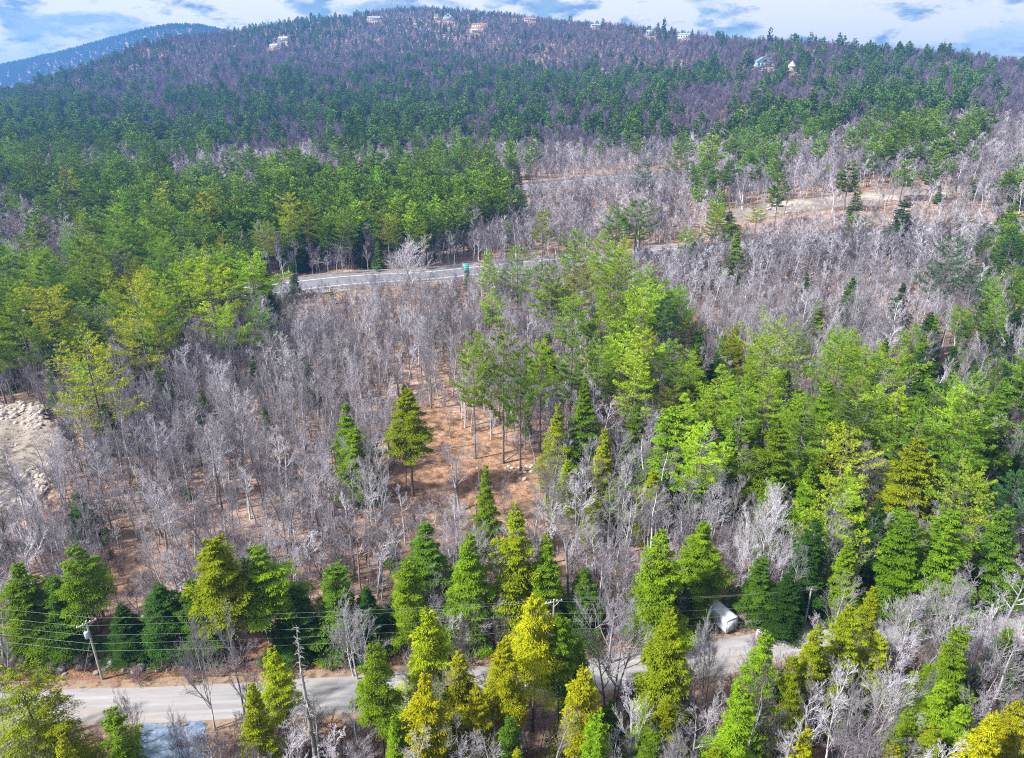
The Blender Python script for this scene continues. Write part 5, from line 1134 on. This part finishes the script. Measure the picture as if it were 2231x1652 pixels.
for k, (x, y, dx, dy, rr, lab) in enumerate([(300, 1000, 70, -18, .13, 'fallen trunk in the left thicket below the large yellow-green pine'), (430, 1085, 60, 22, .12, 'fallen trunk in the left thicket above the big pale-trunked hemlock'), (620, 930, 55, -14, .12, 'fallen trunk in the thicket left of the clearing hemlocks'),
    (700, 1160, 60, 10, .13, 'fallen trunk behind the dark hemlock row'), (1700, 640, 60, 12, .2, 'fallen trunk in the upper right grey thicket'), (1560, 1200, 60, -16, .13, 'fallen trunk above the trailer hemlock'), (300, 1462, 55, -8, .11, 'fallen branch in the leafy bank by the transformer pole'), (1120, 1400, -45, 12, .1, 'fallen branch on the bank below the half-hidden pole')]): log(x, y, x + dx, y + dy, rr, lab)
# small marker at the driveway mouth and orange tape stake
g = ground(394, 1585); e = link('marker_post', None, None, tuple(g)); tag(e, 'small wooden marker post with red band at the driveway mouth', 'post')
mb = MB(); mb.box((0, 0, .45), (.12, .12, 1.3)); part('stake', mb, M['sign_white'], e); mb = MB(); mb.box((0, 0, .62), (.30, .16, .3)); part('band', mb, M['red_paint'], e)
g = ground(88, 1066); e = link('survey_stake', None, None, (g[0], g[1], g[2] + .4)); tag(e, 'thin stake with orange tape at the gravel yard', 'stake')
mb = MB(); mb.box((0, 0, .5), (.07, .07, 1.8)); part('stake', mb, M['pole'], e); mb = MB(); mb.box((0, 0, 1.1), (.16, .12, .6)); part('tape', mb, M['orange_tape'], e)

# houses on the hill
def house(x, foot, w, d, h, rz, wall, roof, label, roof_h=3.2, wins=4, gable=False, chimney=True, roof_mat_rough=.7, z_up=0):
    g = ground(x, foot); e = link('house', None, None, (g[0], g[1], g[2] + z_up), (0, 0, rz)); tag(e, label, 'house', 'houses on the hill')
    wm = plain('house_wall_paint', wall, .7, var=.04); rm = plain('house_roof', roof, .8, var=.15)
    mb = MB(); mb.box((0, 0, h / 2 - 1), (w, d, h + 2)); part('wall', mb, wm, e)
    if gable: V = [(-w / 2 - .5, -d / 2 - .5, h), (w / 2 + .5, -d / 2 - .5, h), (w / 2 + .5, d / 2 + .5, h), (-w / 2 - .5, d / 2 + .5, h), (0, -d / 2 - .5, h + roof_h), (0, d / 2 + .5, h + roof_h)]; F4 = [(1, 2, 5, 4), (3, 0, 4, 5)]; F3 = [(0, 1, 4), (2, 3, 5)]
    else: V = [(-w / 2 - .5, -d / 2 - .5, h), (w / 2 + .5, -d / 2 - .5, h), (w / 2 + .5, d / 2 + .5, h), (-w / 2 - .5, d / 2 + .5, h), (-w / 2 - .5, 0, h + roof_h), (w / 2 + .5, 0, h + roof_h)]; F4 = [(0, 1, 5, 4), (2, 3, 4, 5)]; F3 = [(1, 2, 5), (3, 0, 4)]
    V = np.array(V) + np.array([0, 0, .01]); mb = MB(); mb.add(V, np.array(F4))
    rf = part('roof', mb, rm, e)
    mb = MB(); mb.add(V * np.array([.96, .96, 1]), np.array(F3)); part('gable', mb, wm, e)
    if chimney: mb = MB(); mb.box((w * .22, d * .1, h + roof_h * .8), (1, 1, roof_h * 1.2)); part('chimney', mb, plain('chimney_brick', (.30, .18, .14)), rf)
    for i in range(wins):
        xx = (i + .5) / wins * w - w / 2; mb = MB(); mb.box((xx, -d / 2 - .04, h * .55), (w / wins * .5, .12, h * .4)); wn = part('window', mb, M['glass'], e)
        mb = MB(); mb.box((xx, -d / 2 - .06, h * .55 - h * .22), (w / wins * .56, .2, .25)); part('sill', mb, wm, wn)
    if gable: mb = MB(); mb.box((0, -d / 2 - .35, h + roof_h * .3), (w * .25, .12, roof_h * .35)); part('window', mb, M['glass'], e)
WH, CR, GY = (.42, .44, .48), (.42, .36, .27), (.24, .29, .35)
house(815, 44, 30, 10, 5, .1, WH, (.30, .33, .40), 'long white house left on the summit ridge', wins=7)
house(951, 44, 13, 10, 7, -.1, CR, (.32, .30, .34), 'cream gabled house just left of the big white one on the summit', gable=True, roof_h=6)
house(976, 44, 22, 12, 7, .05, WH, (.35, .37, .42), 'big white gabled house on the summit', gable=True, roof_h=8, wins=5)
house(1045, 60, 34, 12, 6, -.1, (.72, .56, .28), (.20, .11, .10), 'long yellow house with dark red-brown roof below the summit', wins=8)
house(1033, 72, 15, 10, 5, .2, (.50, .34, .32), (.42, .46, .52), 'small brown house with pale metal roof below the yellow one')
house(1155, 46, 30, 9, 4, .1, WH, (.36, .12, .12), 'low white house with red roof right of the summit', wins=7)
house(1297, 60, 20, 9, 4, .1, WH, (.25, .28, .34), 'long low house with white bays on the right shoulder', wins=6)
house(1416, 78, 14, 12, 10, -.2, GY, (.36, .44, .52), 'tall blue-grey house on the right skyline', gable=True, roof_h=4, wins=3)
house(1489, 84, 22, 10, 6, -.1, (.60, .68, .74), (.22, .30, .34), 'wide pale house with arched windows right of the tall blue-grey one', wins=5)
house(1660, 146, 22, 12, 6, .15, GY, (.10, .22, .26), 'green-roofed gabled chalet on the right hillside', gable=True, roof_h=7, wins=4)
house(618, 88, 22, 10, 4, -.25, WH, (.44, .48, .54), 'white-roofed house high on the left shoulder', wins=5)
house(598, 104, 18, 9, 4, -.3, WH, (.42, .47, .53), 'lower white-roofed house on the left shoulder', wins=4)
g = ground(1724, 154); e = link('gazebo_house', None, None, tuple(g)); tag(e, 'cream round house with cone roof right of the chalet', 'house')
mb = MB(); mb.tube([(0, 0, -2), (0, 0, 5)], [5.2, 5.2], 10); part('wall', mb, plain('cream_wall', (.42, .37, .30)), e); mb = MB(); mb.tube([(0, 0, 4.9), (0, 0, 6.5), (0, 0, 12)], [6.2, 5.2, .2], 10); part('roof', mb, plain('cone_roof', (.40, .36, .30)), e)
# masts on the summit
for x, t, lab in ((858, 5, 'thin radio mast on the summit, left one'), (884, 4, 'thin radio mast on the summit, right one')):
    X, Y, Z, h = spot(x, t, 22); e = link('radio_mast', None, None, (X, Y, Z)); tag(e, lab, 'mast'); mb = MB(); mb.tube([(0, 0, 0), (0, 0, h)], [.7, .35], 4); part('tower', mb, M['galv'], e)
    mb = MB()
    for z in (h * .8, h * .93): mb.box((0, 0, z), (4.5, .5, .5))
    part('antenna', mb, M['galv'], e)

# the hazy air of the valley
mb = MB(); mb.box((0, 2200, 145), (9000, 6400, 370)); hz = mb.mesh('haze', []); hz.materials.clear()
m, N, L = new_mat('haze'); out = N.new('ShaderNodeOutputMaterial'); pv = N.new('ShaderNodeVolumePrincipled'); pv.inputs['Color'].default_value = (.16, .42, 1.0, 1); pv.inputs['Density'].default_value = .00018; pv.inputs['Anisotropy'].default_value = .2
L.new(pv.outputs[0], out.inputs['Volume']); hz.materials.append(m); hzo = link('haze', hz); tag(hzo, 'pale blue haze in the valley air', kind='stuff')
print('TREES', COUNT, 'conifers', len(cX), 'bare', len(bX))
